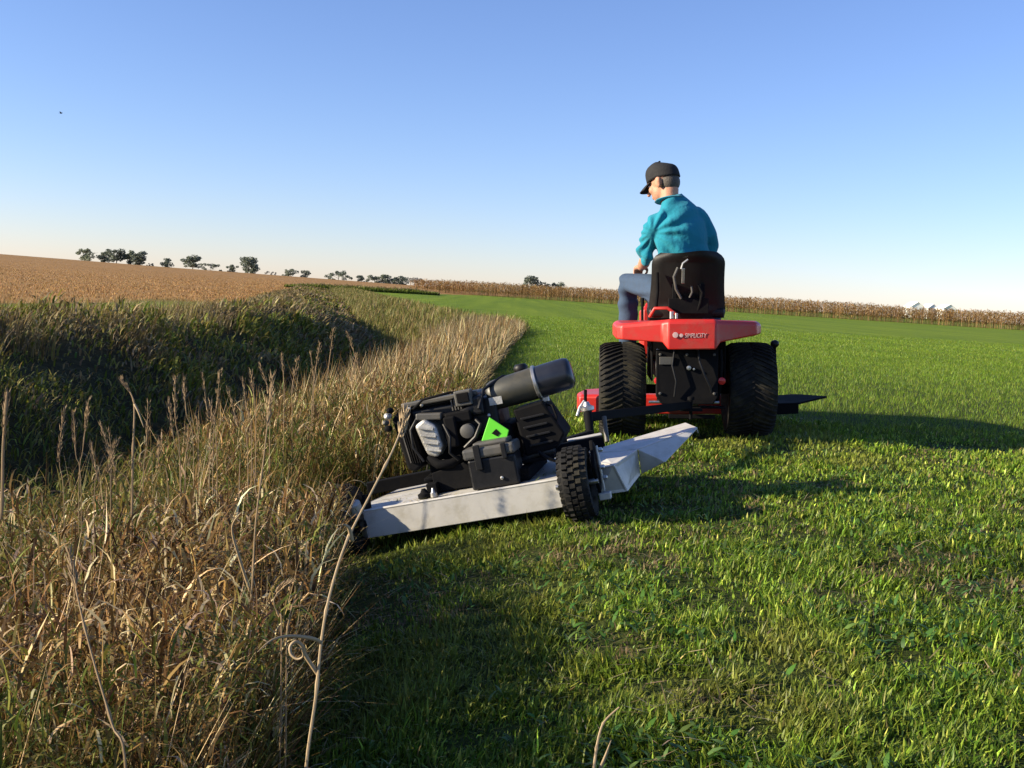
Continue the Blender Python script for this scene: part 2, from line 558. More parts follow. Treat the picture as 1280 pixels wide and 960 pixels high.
def view_points(n, y0, y1, power, left, right, pad=0.6):
    """points on the lawn, density falling with distance"""
    t = rng.random(n)
    y = y0 * (y1 / y0) ** (t ** power)
    x = rng.uniform(left * 1.0, right, n) * (0.5 * y + pad)
    return x, y


# wheel marks of the machines: where blades are pressed flat
FLAT = [(0.33, 4.57, 0.12), (-0.75, 4.65, 0.14), (1.60, 7.25, 0.20), (0.76, 7.3, 0.20)]


def lawn():
    parts = []
    # foreground, single blades
    n = 405000
    t = rng.random(n)
    y = 1.55 * (8.5 / 1.55) ** t
    x = rng.uniform(-0.36, 0.54, n) * y + rng.uniform(-.05, .05, n)
    mg = np.arange(n) >= 325000                       # to the right of the picture the lawn simply goes on
    y[mg] = 0.9 * (8.5 / 0.9) ** t[mg]
    x[mg] = (0.52 * y + 1.7 * rng.random(n) ** 1.2)[mg]
    keep = x > mown_edge(y) - 0.05 + 0.12 * (vnoise(x, y, 0.2, 40) - .5)
    cl = fbm(x, y, 0.16, 11)
    bare = fbm(x, y, 0.55, 21)
    keep &= rng.random(n) < np.clip(0.18 + 1.7 * (cl - 0.26), 0.16, 0.95) * np.where((bare > 0.66) & (y < 4.2), 0.5, 1)
    for fx, fy, fr in FLAT:
        keep &= np.hypot(x - fx, y - fy) > fr * 0.6
    x, y, cl, bare = x[keep], y[keep], cl[keep], bare[keep]
    n = len(x)
    h = (0.012 + 0.048 * cl) * rng.uniform(0.55, 1.35, n) * np.where(bare > 0.66, 0.7, 1)
    h *= np.where(rng.random(n) < 0.03, 1.6, 1)
    wd = rng.uniform(0.0036, 0.0085, n) * np.clip(y / 3.6, 1, 1.9)
    az = rng.uniform(0, 2 * math.pi, n) * 0.8 + vnoise(x, y, 0.35, 30) * 7
    lean = rng.uniform(0.3, 2.3, n)
    col = pick([(0.072, 0.134, 0.010), (0.125, 0.196, 0.017), (0.19, 0.255, 0.028), (0.31, 0.335, 0.055), (0.36, 0.28, 0.10)], n, [4, 5, 4, 1.6, .2])
    tone = fbm(x, y, 0.9, 50)[:, None]
    col *= (0.70 + 0.7 * tone) * np.exp(rng.normal(0, 0.34, (n, 1)))
    yel = np.clip((fbm(x, y, 0.7, 60) - 0.56) * 3.0, 0, 0.6)[:, None]
    col = col * (1 - yel) + yel * np.array([0.23, 0.22, 0.045]) * rng.uniform(0.6, 1.2, (n, 1))
    dry = ((bare > 0.65) & (rng.random(n) < np.where(y < 4.2, 0.5, 0.2)))
    col[dry] = np.array([0.27, 0.20, 0.10]) * rng.uniform(0.5, 1.2, (dry.sum(), 1))
    root = np.stack([x, y, zt(x, y) - 0.004], -1)
    parts.append(blade_arrays(root, h, wd, az, lean, col, 2))
    # broader clover and plantain leaves between the blades
    n = 9000
    y = 1.6 * (6.5 / 1.6) ** rng.random(n); x = rng.uniform(-0.3, 0.55, n) * y
    k = (x > mown_edge(y)) & (fbm(x, y, 0.4, 77) > 0.5)
    x, y = x[k], y[k]; n = len(x)
    root = np.stack([x, y, zt(x, y) + rng.uniform(0.005, 0.03, n)], -1)
    parts.append(blade_arrays(root, rng.uniform(0.02, 0.05, n), rng.uniform(0.008, 0.018, n), rng.uniform(0, 6.28, n), rng.uniform(0.5, 1.4, n),
                              pick([(0.08, 0.17, 0.03), (0.13, 0.22, 0.05), (0.05, 0.12, 0.02)], n), 3, up=rng.uniform(0.3, 1.0, n)))
    # middle distance, coarser tufts
    n = 225000
    y = 7.5 * (48 / 7.5) ** (rng.random(n) ** 0.9); x = rng.uniform(-0.3, 0.55, n) * y + np.where(rng.random(n) < .12, 2.5 * rng.random(n), 0)
    keep = (x > mown_edge(y)) & (x > -14)
    for fx, fy, fr in FLAT: keep &= np.hypot(x - fx, y - fy) > fr * 0.6
    x, y = x[keep], y[keep]; n = len(x)
    cl = fbm(x, y, 0.5, 12)
    h = (0.022 + 0.045 * cl) * rng.uniform(0.6, 1.4, n)
    wd = rng.uniform(0.004, 0.007, n) * np.clip(y / 7, 1, 5)
    col = pick([(0.085, 0.158, 0.010), (0.125, 0.21, 0.015), (0.175, 0.255, 0.022), (0.25, 0.29, 0.04)], n, [3, 5, 4, 2])
    col *= (0.75 + 0.55 * fbm(x, y, 2.2, 51))[:, None]
    root = np.stack([x, y, zt(x, y) - 0.004], -1)
    parts.append(blade_arrays(root, h, wd, rng.uniform(0, 6.28, n), rng.uniform(0.2, 1.3, n), col, 1))
    o = leaf_mesh('lawn_grass', parts, M_LAWN)
    tag(o, 'short mown green lawn grass with dry patches', 'grass', kind='stuff')


def clippings():
    n = 5200
    y = 1.6 * (7 / 1.6) ** rng.random(n); x = rng.uniform(-0.3, 0.55, n) * y
    k = (x > mown_edge(y) + 0.05) & (fbm(x, y, 0.55, 21) + 0.25 * rng.random(n) > 0.68)
    x, y = x[k], y[k]; n = len(x)
    root = np.stack([x, y, zt(x, y) + rng.uniform(0.008, 0.035, n)], -1)
    p = blade_arrays(root, rng.uniform(0.03, 0.11, n), rng.uniform(0.002, 0.005, n), rng.uniform(0, 6.28, n), rng.uniform(-0.2, 0.5, n),
                     pick([(0.36, 0.27, 0.14), (0.26, 0.18, 0.09), (0.45, 0.37, 0.22)], n), 2, up=rng.uniform(1.2, 1.6, n))
    tag(leaf_mesh('dry_clippings', [p], M_LAWN), 'scattered straw coloured clippings lying on the near lawn', 'clippings', kind='stuff')


lawn()
clippings()


def bank_near():
    """tall half dry grass on the near bank, left of the camera"""
    parts = []
    TAN = [(0.31, 0.19, 0.062), (0.16, 0.088, 0.027), (0.075, 0.039, 0.013), (0.68, 0.52, 0.28)]  # the palest tone paints sun highlights on single leaves
    OLI = [(0.075, 0.105, 0.015), (0.15, 0.155, 0.026), (0.045, 0.065, 0.012), (0.165, 0.125, 0.032)]

    def spots(n, y0, y1, xl):
        y = y0 * (y1 / y0) ** rng.random(n)
        m = mown_edge(y)
        x = m - (rng.random(n) ** 1.25) * (m - xl(y)) + 0.10 * (vnoise(m, y, 0.25, 8) - 0.5)
        # keep the room that the mower takes up clear
        bad = (x > -1.06) & (y > 4.44) & (y < 5.7)
        bad |= (np.hypot(x, y) < 1.35)
        return x[~bad], y[~bad]
    hf = lambda u: np.clip(0.46 - 0.36 * u, 0.40, 0.90)
    xl = lambda y: mown_edge(y) - np.clip(1.3 + 0.10 * y, 1.3, 2.4)
    # upright blades
    for (n, y0, y1, hmul, wmul) in ((24000, 1.0, 7.5, 1.0, 1.0), (26000, 6.0, 34.0, 1.0, 1.7)):
        x, y = spots(n, y0, y1, xl)
        n = len(x)
        u = x - mown_edge(y)
        h = rng.uniform(0.5, 1.05, n) * hmul * (0.7 + 0.6 * fbm(x, y, 0.6, 3)) * hf(u)
        wd = rng.uniform(0.003, 0.008, n) * wmul * np.clip(y / 6, 0.8, 2.5)
        az = rng.normal(-0.3, 1.6, n)
        k = fbm(x, y, 0.5, 33) + rng.normal(0, 0.12, n)
        col = np.where((k > 0.54)[:, None], pick(TAN, n, [3, 3, 2, 1]), pick(OLI, n))
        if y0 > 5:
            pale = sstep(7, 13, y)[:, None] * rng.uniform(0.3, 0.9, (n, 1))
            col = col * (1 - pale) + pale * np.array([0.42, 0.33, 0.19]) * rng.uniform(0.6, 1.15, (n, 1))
        root = np.stack([x, y, zt(x, y) - 0.02], -1)
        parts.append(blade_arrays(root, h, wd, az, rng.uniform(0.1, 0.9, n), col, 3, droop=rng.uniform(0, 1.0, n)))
    # arching and curled dry leaves hanging on the stems
    n = 64000
    x, y = spots(n, 1.0, 9.5, xl)
    n = len(x)
    u = x - mown_edge(y)
    top = 0.86 * (0.7 + 0.6 * fbm(x, y, 0.6, 3)) * hf(u)
    z = zt(x, y) + top * rng.uniform(0.1, 1.0, n) ** 0.8
    k = fbm(x, y, 0.5, 33) + rng.normal(0, 0.12, n)
    col = np.where((k > 0.50)[:, None], pick(TAN, n, [3, 3, 3, 1.8]), pick(OLI, n, [3, 4, 1, 3]))
    root = np.stack([x, y, z], -1)
    parts.append(blade_arrays(root, rng.uniform(0.05, 0.17, n) * np.clip(y / 2.6, .7, 1), rng.uniform(0.005, 0.012, n) * np.clip(y / 2.6, .6, 1), rng.uniform(0, 6.28, n), rng.uniform(0.4, 2.6, n), col, 4,
                              droop=rng.uniform(-0.5, 1.6, n), up=rng.uniform(-0.2, 0.9, n), face=rng.uniform(-1.4, 1.4, n)))
    # thin seeded stems that make the frayed top
    n = 4200
    x, y = spots(n, 1.6, 30.0, xl)
    n = len(x)
    h = rng.uniform(0.75, 1.2, n) * hf(x - mown_edge(y))
    wd = rng.uniform(0.004, 0.008, n) * np.clip(y / 5, 0.7, 3)
    root = np.stack([x, y, zt(x, y)], -1)
    parts.append(blade_arrays(root, h, wd, rng.normal(0.2, 1.2, n), rng.uniform(0.0, 0.45, n), pick(TAN, n, [3, 3, 1, 2]), 3, droop=rng.uniform(0, 0.4, n)))
    tag(leaf_mesh('bank_grass', parts, M_TALL), 'tall half dry tan and olive grass along the near ditch bank', 'tall grass', kind='stuff')


def bank_far():
    """weeds on the far bank, in the ditch and along its far bends"""
    parts = []
    GRE = [(0.095, 0.125, 0.016), (0.145, 0.17, 0.024), (0.20, 0.205, 0.035), (0.27, 0.225, 0.055)]
    BRN = [(0.20, 0.155, 0.065), (0.15, 0.11, 0.045), (0.27, 0.21, 0.11)]
    n = 110000
    y = 3.0 * (140 / 3.0) ** rng.random(n)
    u = -7.5 + 5.3 * rng.random(n) ** 1.0
    x = u + edge(y)
    mound = np.clip(0.5 + 1.5 * (fbm(x, y, 1.9, 70) - 0.5), 0, 1)
    keep = (rng.random(n) < np.clip(mound * 2.2 - 0.45, np.where(u > -5.2, 0.55, 0.12), 1)) & (x / np.maximum(y, 1) > -0.62)
    x, y, u, mound = x[keep], y[keep], u[keep], mound[keep]
    n = len(x)
    lift = rng.random(n) ** 0.8
    hm = (1 - 0.55 * sstep(14, 26, y)) * np.clip(0.15 + 1.0 * mound, 0.2, 1.0) * np.where(u < -5.3, 1.0, 0.75) * np.where(u < -6.6, 0.75, 1)
    z = zt(x, y) + lift * 0.75 * hm ** 1.4
    h = rng.uniform(0.12, 0.34, n) * (0.6 + 0.6 * mound) * np.clip(y / 16, 0.85, 1.1)
    wd = rng.uniform(0.014, 0.034, n) * np.clip(y / 12, 0.8, 5)
    dry_lit = fbm(x, y, 1.1, 90) + rng.normal(0, 0.10, n) + 0.16 * sstep(18, 40, y) + np.where(u < -5.8, 0.14, 0)  # dryness, plus a painted sunlit shift to tan on the upper bank
    col = np.where((dry_lit > 0.57)[:, None], pick(BRN, n), pick(GRE, n))
    root = np.stack([x, y, z], -1)
    parts.append(blade_arrays(root, h, wd, rng.normal(0.0, 1.3, n), rng.uniform(0.5, 1.9, n), col, 3, droop=rng.uniform(0, 1.1, n), up=rng.uniform(-.2, .4, n)))
    # fine dry stems standing over the crest
    n = 14000
    y = 9 * (90 / 9) ** rng.random(n); u = rng.uniform(-7.8, -5.6, n); x = u + edge(y)
    k = fbm(x, y, 2.0, 97) > 0.42
    x, y, u = x[k], y[k], u[k]; n = len(x)
    root = np.stack([x, y, zt(x, y)], -1)
    parts.append(blade_arrays(root, rng.uniform(0.30, 0.62, n) * (1 - 0.45 * sstep(14, 28, y)), rng.uniform(0.007, 0.014, n) * np.clip(y / 12, .8, 4), rng.normal(0, 1.2, n), rng.uniform(0.1, 0.7, n), pick(BRN + GRE[3:], n), 3, droop=rng.uniform(0, .6, n)))
    # sunlit olive growth on the right hand slope farther along
    n = 34000
    y = 13 * (140 / 13) ** rng.random(n); u = rng.uniform(-3.6, 0.15, n); x = u + edge(y)
    k = (y > 26) | (u < -1.6)
    x, y, u = x[k], y[k], u[k]; n = len(x)
    root = np.stack([x, y, zt(x, y) + rng.uniform(0, 0.15, n)], -1)
    parts.append(blade_arrays(root, rng.uniform(0.2, 0.5, n) * np.where(u > -0.6, 0.6, 1), rng.uniform(0.012, 0.022, n) * np.clip(y / 20, .8, 2.5), rng.normal(0, 1.4, n), rng.uniform(0.2, 1.2, n),
                              pick([(0.14, 0.135, 0.03), (0.19, 0.17, 0.045), (0.10, 0.12, 0.025), (0.26, 0.19, 0.08)], n), 2))
    # the berm where the ditch swings away at the end of the lawn
    n = 9000
    t = rng.random(n)
    bx = -27 + 17 * t; by = 128 + 10 * t
    off = rng.uniform(-2.5, 2.5, n)
    x, y = bx, by + off
    dome = np.clip(1 - (off / 2.6) ** 2, 0, 1) * np.clip(4 * t * (1 - t) * 1.6, 0, 1)
    root = np.stack([x, y, zt(x, y) + dome * 0.45 * rng.random(n)], -1)
    parts.append(blade_arrays(root, rng.uniform(0.25, 0.5, n), rng.uniform(0.08, 0.16, n), rng.normal(0, 1.4, n), rng.uniform(0.2, 1.2, n),
                              np.where((off > -1.2)[:, None], pick(BRN, n), pick(GRE[:2], n)), 2))  # brown lit top; darker greens paint the shaded near side
    tag(leaf_mesh('bank_weeds', parts, M_WEED), 'rank green and brown weeds covering the shaded far ditch bank', 'weeds', kind='stuff')


def crop_rows():
    """stubbly ripe plants giving the brown field its nap"""
    n = 60000
    y = 14 * (260 / 14) ** rng.random(n)
    x = edge(y) - 7.6 - rng.random(n) ** 1.3 * (0.5 * y + 8)
    u = x - edge(y)
    k = ~((u > -11.2) & (y > 9) & (y < 36)) & (x / y > -0.60)
    x, y = x[k], y[k]; n = len(x)
    root = np.stack([x, y, zt(x, y)], -1)
    p = blade_arrays(root, rng.uniform(0.04, 0.11, n), rng.uniform(0.02, 0.04, n) * np.clip(y / 20, 1, 7), rng.uniform(0, 6.28, n), rng.uniform(0.2, 1.3, n),
                     pick([(0.32, 0.175, 0.06), (0.36, 0.205, 0.075), (0.28, 0.15, 0.045), (0.41, 0.26, 0.105)], n), 1)
    tag(leaf_mesh('soybean_crop', [p], M_CORN), 'ripe orange brown crop covering the gentle hill on the left', 'crop', kind='stuff')


bank_near()
bank_far()
crop_rows()


# ------------------------------------------------------------------ corn
def corn():
    A, B = np.array([-18.5, 186.0]), np.array([92.0, 110.0])
    L = np.linalg.norm(B - A); d = (B - A) / L; nrm = np.array([-d[1], d[0]])
    if nrm[1] < 0: nrm = -nrm
    parts = []
    stems = []
    for row in range(13):
        s = np.arange(0, L, 0.19)
        s = s + rng.normal(0, 0.04, len(s))
        gap = (vnoise(s, s * 0 + row, 3.0, 4) > 0.10)
        if row < 3:
            gap &= ~((s > L * 0.795) & (s < L * 0.815))
        s = s[gap]
        n = len(s)
        p = A[None] + d[None] * s[:, None] + nrm[None] * (row * 0.76 + rng.normal(0, 0.05, n))[:, None]
        hh = rng.normal(2.12, 0.13, n) + 0.22 * (vnoise(s, s * 0, 9.0, 9) - 0.5)
        root = np.stack([p[:, 0], p[:, 1], zt(p[:, 0], p[:, 1])], -1)
        tint = (0.8 + 0.4 * vnoise(s, s * 0 + row, 1.2, 14))[:, None]
        parts.append(blade_arrays(root, hh, rng.uniform(0.03, 0.05, n), rng.uniform(0, 6.28, n), rng.uniform(0, 0.12, n), pick([(0.34, 0.22, 0.10), (0.26, 0.16, 0.07)], n) * tint, 2))
        nl = 8 if row < 5 else 4
        for k in range(nl):
            f = rng.uniform(0.22, 0.95, n)
            r2 = root.copy(); r2[:, 2] += hh * f
            col = pick([(0.38, 0.225, 0.075), (0.30, 0.165, 0.05), (0.21, 0.105, 0.03), (0.46, 0.30, 0.125)], n) * tint
            grn = (f < 0.34) & (rng.random(n) < 0.4)
            col[grn] = np.array([0.07, 0.09, 0.03])
            parts.append(blade_arrays(r2, rng.uniform(0.35, 0.75, n), rng.uniform(0.06, 0.11, n), rng.uniform(0, 6.28, n), rng.uniform(1.2, 2.2, n), col, 2, up=rng.uniform(0.2, 0.7, n), droop=rng.uniform(0, 1.2, n)))
    tag(leaf_mesh('corn_field', parts, M_CORN), 'long strip of ripe dry corn standing behind the lawn', 'corn field', kind='stuff')


corn()


# ------------------------------------------------------------------ trees far off
def px_x(px, y): return (px - 640) / 1350 * y


def tree(px0, px1, ytop, ybase, y, label, tone, trunk=True, group='trees on the skyline'):
    hz = 368 + ((px0 + px1) / 2 - 640) * 0.0585
    k = y / 1350
    x = px_x((px0 + px1) / 2, y)
    zb = CAM_H + (hz - ybase) * k - 0.6
    zg = float(zt(x, y))
    zb = min(zb, zg)
    H = CAM_H + (hz - ytop) * k - zb
    W = (px1 - px0) * k * 1.12
    root = empty('tree' if trunk else 'shrub', (x, y, zb))
    tag(root, label, 'tree' if trunk else 'shrub', group)
    r = np.random.default_rng(int(px0 * 7 + px1))
    mb = MB()
    th = H * (0.55 if trunk else 0.35)
    mb.tube([(0, 0, -0.3), (0.02 * H, 0, th * 0.5), (0, 0.02 * H, th), (0.03 * H, 0, H * 0.8)], [0.035 * H, 0.028 * H, 0.02 * H, 0.006 * H], 8)
    nl = 5 if trunk else 3
    for i in range(nl):
        a = i * 2.4 + r.random(); b0 = th * (0.55 + 0.4 * r.random())
        mb.tube([(0, 0, b0), (math.cos(a) * W * .16, math.sin(a) * W * .16, b0 + H * .14), (math.cos(a) * W * .3, math.sin(a) * W * .3, b0 + H * .24)], [0.014 * H, 0.010 * H, 0.004 * H], 6)
    mb.build('trunk', BARK, root)
    # crown: clumps of leaf faces
    nc = 22 if trunk else 16
    lo = 0.07 if trunk else 0.03
    cs, rs = [], []
    for i in range(nc):
        a = r.random() * 6.28; q = r.random() ** 0.5
        zc = lo + (0.9 - lo) * r.random()
        prof = math.sqrt(max(0.05, 1 - ((zc - (lo + 0.92) / 2) / ((1.0 - lo) / 1.75)) ** 2))
        cs.append((math.cos(a) * q * W * .46 * prof, math.sin(a) * q * W * .46 * prof, zc * H)); rs.append(min(H, W) * r.uniform(0.13, 0.22))
    cs, rs = np.array(cs), np.array(rs)
    n = 1500
    ci = r.integers(0, nc, n)
    dv = r.normal(0, 1, (n, 3)); dv /= np.linalg.norm(dv, axis=1)[:, None]
    P = cs[ci] + dv * (rs[ci] * r.uniform(0.5, 1.05, n))[:, None] * np.array([1.25, 1.25, 0.85])
    P[:, 2] = np.clip(P[:, 2], 0.03 * H, H * 1.0)
    s = H * r.uniform(0.035, 0.07, n)
    a1 = r.normal(0, 1, (n, 3)); a1 /= np.linalg.norm(a1, axis=1)[:, None]
    a2 = np.cross(a1, r.normal(0, 1, (n, 3))); a2 /= np.linalg.norm(a2, axis=1)[:, None]
    V = np.stack([P - a1 * s[:, None], P + a2 * s[:, None] * .7, P + a1 * s[:, None], P - a2 * s[:, None] * .7], 1).reshape(-1, 3)
    i4 = np.arange(n)[:, None] * 4
    T = np.concatenate([i4 + np.array([0, 1, 2]), i4 + np.array([0, 2, 3])])
    base = np.array(tone)
    C = np.ones((n, 4, 4)); C[:, :, :3] = (base[None] * r.uniform(0.6, 1.4, (n, 1)))[:, None, :]
    leaf_mesh('crown', [(V, T, C.reshape(-1, 4))], M_TREE, root)


G1, G2, G3, G4 = (0.21, 0.24, 0.16), (0.14, 0.165, 0.125), (0.17, 0.195, 0.14), (0.28, 0.27, 0.24)  # crown tones lightened and greyed, distance haze painted into the leaf colour
tree(90, 122, 310, 325, 560, 'wide rounded tree, leftmost on the skyline', G1)
tree(119, 132, 314, 325, 565, 'small tree squeezed just right of the wide rounded leftmost tree', G3)
tree(128, 151, 311, 326, 555, 'dark broad tree, third from the left on the skyline', G2)
tree(149, 162, 313, 328, 560, 'slender tree with a visible trunk left of the tall dark end tree', G1)
tree(160, 176, 314, 331, 550, 'dark tree ending the leftmost skyline clump', G2)
tree(178, 188, 329, 333, 560, 'very low bush right of the leftmost clump of trees', G2, False)
tree(196, 210, 323, 335, 560, 'small lone round tree standing apart right of the leftmost clump', G2)
tree(223, 246, 319, 336, 550, 'tall tree joined on its right by a low dark hedge', G3)
tree(243, 270, 329, 339, 545, 'low dark spreading bush right of the tall hedge side tree', G2, False)
tree(278, 292, 330, 340, 548, 'small dark bush beside the tall round topped tree', G2, False)
tree(293, 314, 321, 341, 545, 'tall round topped tree at the right end of the left skyline group', G3)
tree(324, 341, 339, 343, 600, 'faint grey low bush on the skyline right of the round topped tree', G4, False)
tree(344, 369, 336, 346, 620, 'low tree at the left end of the middle skyline row', G3)
tree(368, 381, 338, 346, 620, 'narrow low tree second from left in the middle skyline row', G2)
tree(399, 434, 338, 351, 610, 'broadest tree of the middle skyline row', G2)
tree(437, 453, 344, 353, 610, 'small tree right of the broadest skyline tree', G2, False)
tree(453, 470, 344, 355, 600, 'dense dark tree in the right half of the skyline row', G2)
tree(468, 482, 343, 356, 600, 'slightly taller tree right of the dense dark one in the row', G3)
tree(480, 492, 346, 356, 600, 'squat tree third from the right end of the skyline row', G2)
tree(490, 503, 345, 357, 600, 'dark rounded tree next to the grey tree ending the row', G2)
tree(505, 524, 346, 356, 640, 'greyish pale tree where the skyline row meets the corn', G4)
tree(643, 675, 345, 362, 520, 'round dark tree top showing above the corn left of the rider', G2)
tree(676, 697, 352, 363, 520, 'lower treetop right of the round one above the corn', G2)


# ------------------------------------------------------------------ far white buildings
def shed(px0, px1, ytop, y, label, roofdark):
    k = y / 1350
    hz = 368 + ((px0 + px1) / 2 - 640) * 0.0585
    x = px_x((px0 + px1) / 2, y); W = (px1 - px0) * k
    top = CAM_H + (hz - ytop) * k
    zb = float(zt(x, y)) - 0.2
    root = empty('farm_building', (x, y, zb)); tag(root, label, 'building', 'white farm buildings beyond the corn')
    H = top - zb; e = H * 0.72
    MB().prism([(-W / 2, 0, 0), (W / 2, 0, 0), (W / 2, 0, e), (0, 0, H - .25), (-W / 2, 0, e)], (0, 14, 0)).build('wall', WHT, root)
    r = MB()
    for s in (-1, 1):
        r.prism([(s * (W / 2 + .4), -.4, e - .15), (0, -.4, H - .1), (0, -.4, H + .1), (s * (W / 2 + .4), -.4, e + .05)], (0, 14.8, 0))
    r.build('roof', WHT, root)
    MB().box((0, -.06, e * .4), (W * .4, .1, e * .8)).build('door', roofdark, root)
    for s in (-1, 1):
        MB().box((s * W * .35, -.06, e * .6), (W * .12, .1, e * .2)).build('window', ALU, root)


shed(1131, 1146, 377.5, 700, 'left one of three tiny white farm buildings on the right skyline', WHT)
shed(1152, 1164, 380, 720, 'middle one of three tiny white farm buildings on the right skyline', WHT)
shed(1171, 1187, 380.5, 690, 'right one of three tiny white farm buildings on the right skyline', GPL)

# ------------------------------------------------------------------ bird
bd = empty('bird', (px_x(66, 70), 70, CAM_H + (334.4 - 145) / 1350 * 70)); tag(bd, 'tiny dark bird flying alone high at the left', 'bird')
MB().ellipsoid((0, 0, 0), (0.07, 0.035, 0.035), None, 12, 8).ellipsoid((0.075, 0, 0.015), (0.028, 0.024, 0.024), None, 10, 6).prism([(-.06, -.01, 0), (-.15, -.035, 0.004), (-.15, .035, 0.004), (-.06, .01, 0)], (0, 0, .006)).build('body', BLK, bd)
for s in (-1, 1):
    MB().prism([(.03, s * .02, .01), (.05, s * .12, .07), (-.02, s * .22, .06), (-.03, s * .1, .05), (-.04, s * .02, .01)], (0, 0, .008)).build('wing', BLK, bd)


# ------------------------------------------------------------------ placing the machines on the slope
def slope_matrix(o, yaw, tilt):
    y, t = rad(yaw), rad(tilt)
    Xh = Vector((math.cos(y), -math.sin(y), 0)); Y = Vector((math.sin(y), math.cos(y), 0)); Z = Vector((0, 0, 1))
    X = Xh * math.cos(t) + Z * math.sin(t); Zt = Z * math.cos(t) - Xh * math.sin(t)
    return Matrix(((X.x, Y.x, Zt.x, o[0]), (X.y, Y.y, Zt.y, o[1]), (X.z, Y.z, Zt.z, o[2]), (0, 0, 0, 1)))


TRM = slope_matrix((1.19, 7.3, 0.012), 4, 3.4)
MWM = slope_matrix((0.272, 4.566, -0.062), 10, 14.345)


# ------------------------------------------------------------------ tyres
def tyre_profile(R, W, rim):
    w2 = W / 2
    return [(rim, -w2 * .72), (rim + (R - rim) * .35, -w2 * .98), (R * .90, -w2 * .97), (R * .965, -w2 * .80), (R * .985, -w2 * .4), (R * .99, 0),
            (R * .985, w2 * .4), (R * .965, w2 * .80), (R * .90, w2 * .97), (rim + (R - rim) * .35, w2 * .98), (rim, w2 * .72)]


def wheel(parent, c, R, W, rim, style, rimmat, side):
    root = empty('wheel', c, parent)
    MB().lathe(tyre_profile(R - .008, W, rim), (0, 0, 0), (1, 0, 0), 48, closed=False).build('tyre', RUB, root, 50)
    tb = MB()
    if style == 'turf':
        n = 50
        for k in range(n):
            for s in (-1, 1):
                a0 = 2 * math.pi * (k + (0.5 if s > 0 else 0)) / n
                da = 0.26
                us = (0.02, .40, .74, .95)
                pts = []
                for u in us:
                    base = (R - .008) * np.interp(u, [0, .4, .8, .97], [.99, .985, .965, .90])
                    for dz in (-.004, .013):
                        for wd in (-.013, .013):
                            an = a0 + da * u + wd
                            pts.append((s * u * W / 2, (base + dz) * math.cos(an), (base + dz) * math.sin(an)))
                fcs = [(0, 1, 3, 2), (12, 14, 15, 13)]
                for q in (0, 4, 8):
                    fcs += [(q, q + 4, q + 5, q + 1), (q + 2, q + 3, q + 7, q + 6), (q, q + 2, q + 6, q + 4), (q + 1, q + 5, q + 7, q + 3)]
                tb.add(pts, fcs)
    else:
        n = 30
        for k in range(n):
            for j, u in enumerate((-.82, -.42, 0, .42, .82)):
                a0 = 2 * math.pi * (k + (0.5 if j % 2 else 0)) / n
                rr = R - .006 - (.016 if abs(u) > .7 else 0)
                m = Matrix.Rotation(a0, 3, 'X')
                tb.box(m @ Vector((u * W / 2, 0, rr)), (W * .17, R * .12, .018), m)
    tb.build('tread', RUB, root, 0)
    rb = MB()
    rb.lathe([(rim * 1.02, -W * .36), (rim * .98, -W * .30), (rim * .90, -W * .22), (rim * .86, side * W * .12), (rim * .5, side * W * .16), (rim * .45, side * W * .26), (0.001, side * W * .27)], (0, 0, 0), (1, 0, 0), 32)
    rb.lathe([(rim * 1.02, W * .36), (rim * .98, W * .30), (rim * .90, W * .22), (rim * .86, side * W * .12)], (0, 0, 0), (1, 0, 0), 32)
    r = rb.build('rim', rimmat, root)
    for k in range(5):
        a = 2 * math.pi * k / 5
        MB().lathe([(.012, 0), (.012, .012), (.006, .016)], (side * W * .155, rim * .66 * math.cos(a), rim * .66 * math.sin(a)), (side, 0, 0), 6).build('lug_nut', STL, root)
    return root


def plan_shell(pts, inset, sag=0.0):
    """solid with a chamfered top: pts = (x, y, zbottom, ztop) round the outline"""
    n = len(pts)
    cx = sum(p[0] for p in pts) / n; cy = sum(p[1] for p in pts) / n
    v = [(p[0], p[1], p[2]) for p in pts] + [(p[0], p[1], p[3] - inset) for p in pts]
    for p in pts:
        d = Vector((cx - p[0], cy - p[1])); d.normalize()
        v.append((p[0] + d.x * inset * 1.2, p[1] + d.y * inset * 1.2, p[3]))
    f = []
    for a in (0, n):
        for i in range(n):
            j = (i + 1) % n
            f.append((a + i, a + j, a + n + j, a + n + i))
    v.append((cx, cy, sum(p[3] for p in pts) / n - sag)); c = len(v) - 1
    for i in range(n): f.append((2 * n + i, 2 * n + (i + 1) % n, c))
    v.append((cx, cy, sum(p[2] for p in pts) / n + .02)); c = len(v) - 1
    for i in range(n): f.append(((i + 1) % n, i, c))
    return MB().add(v, f)


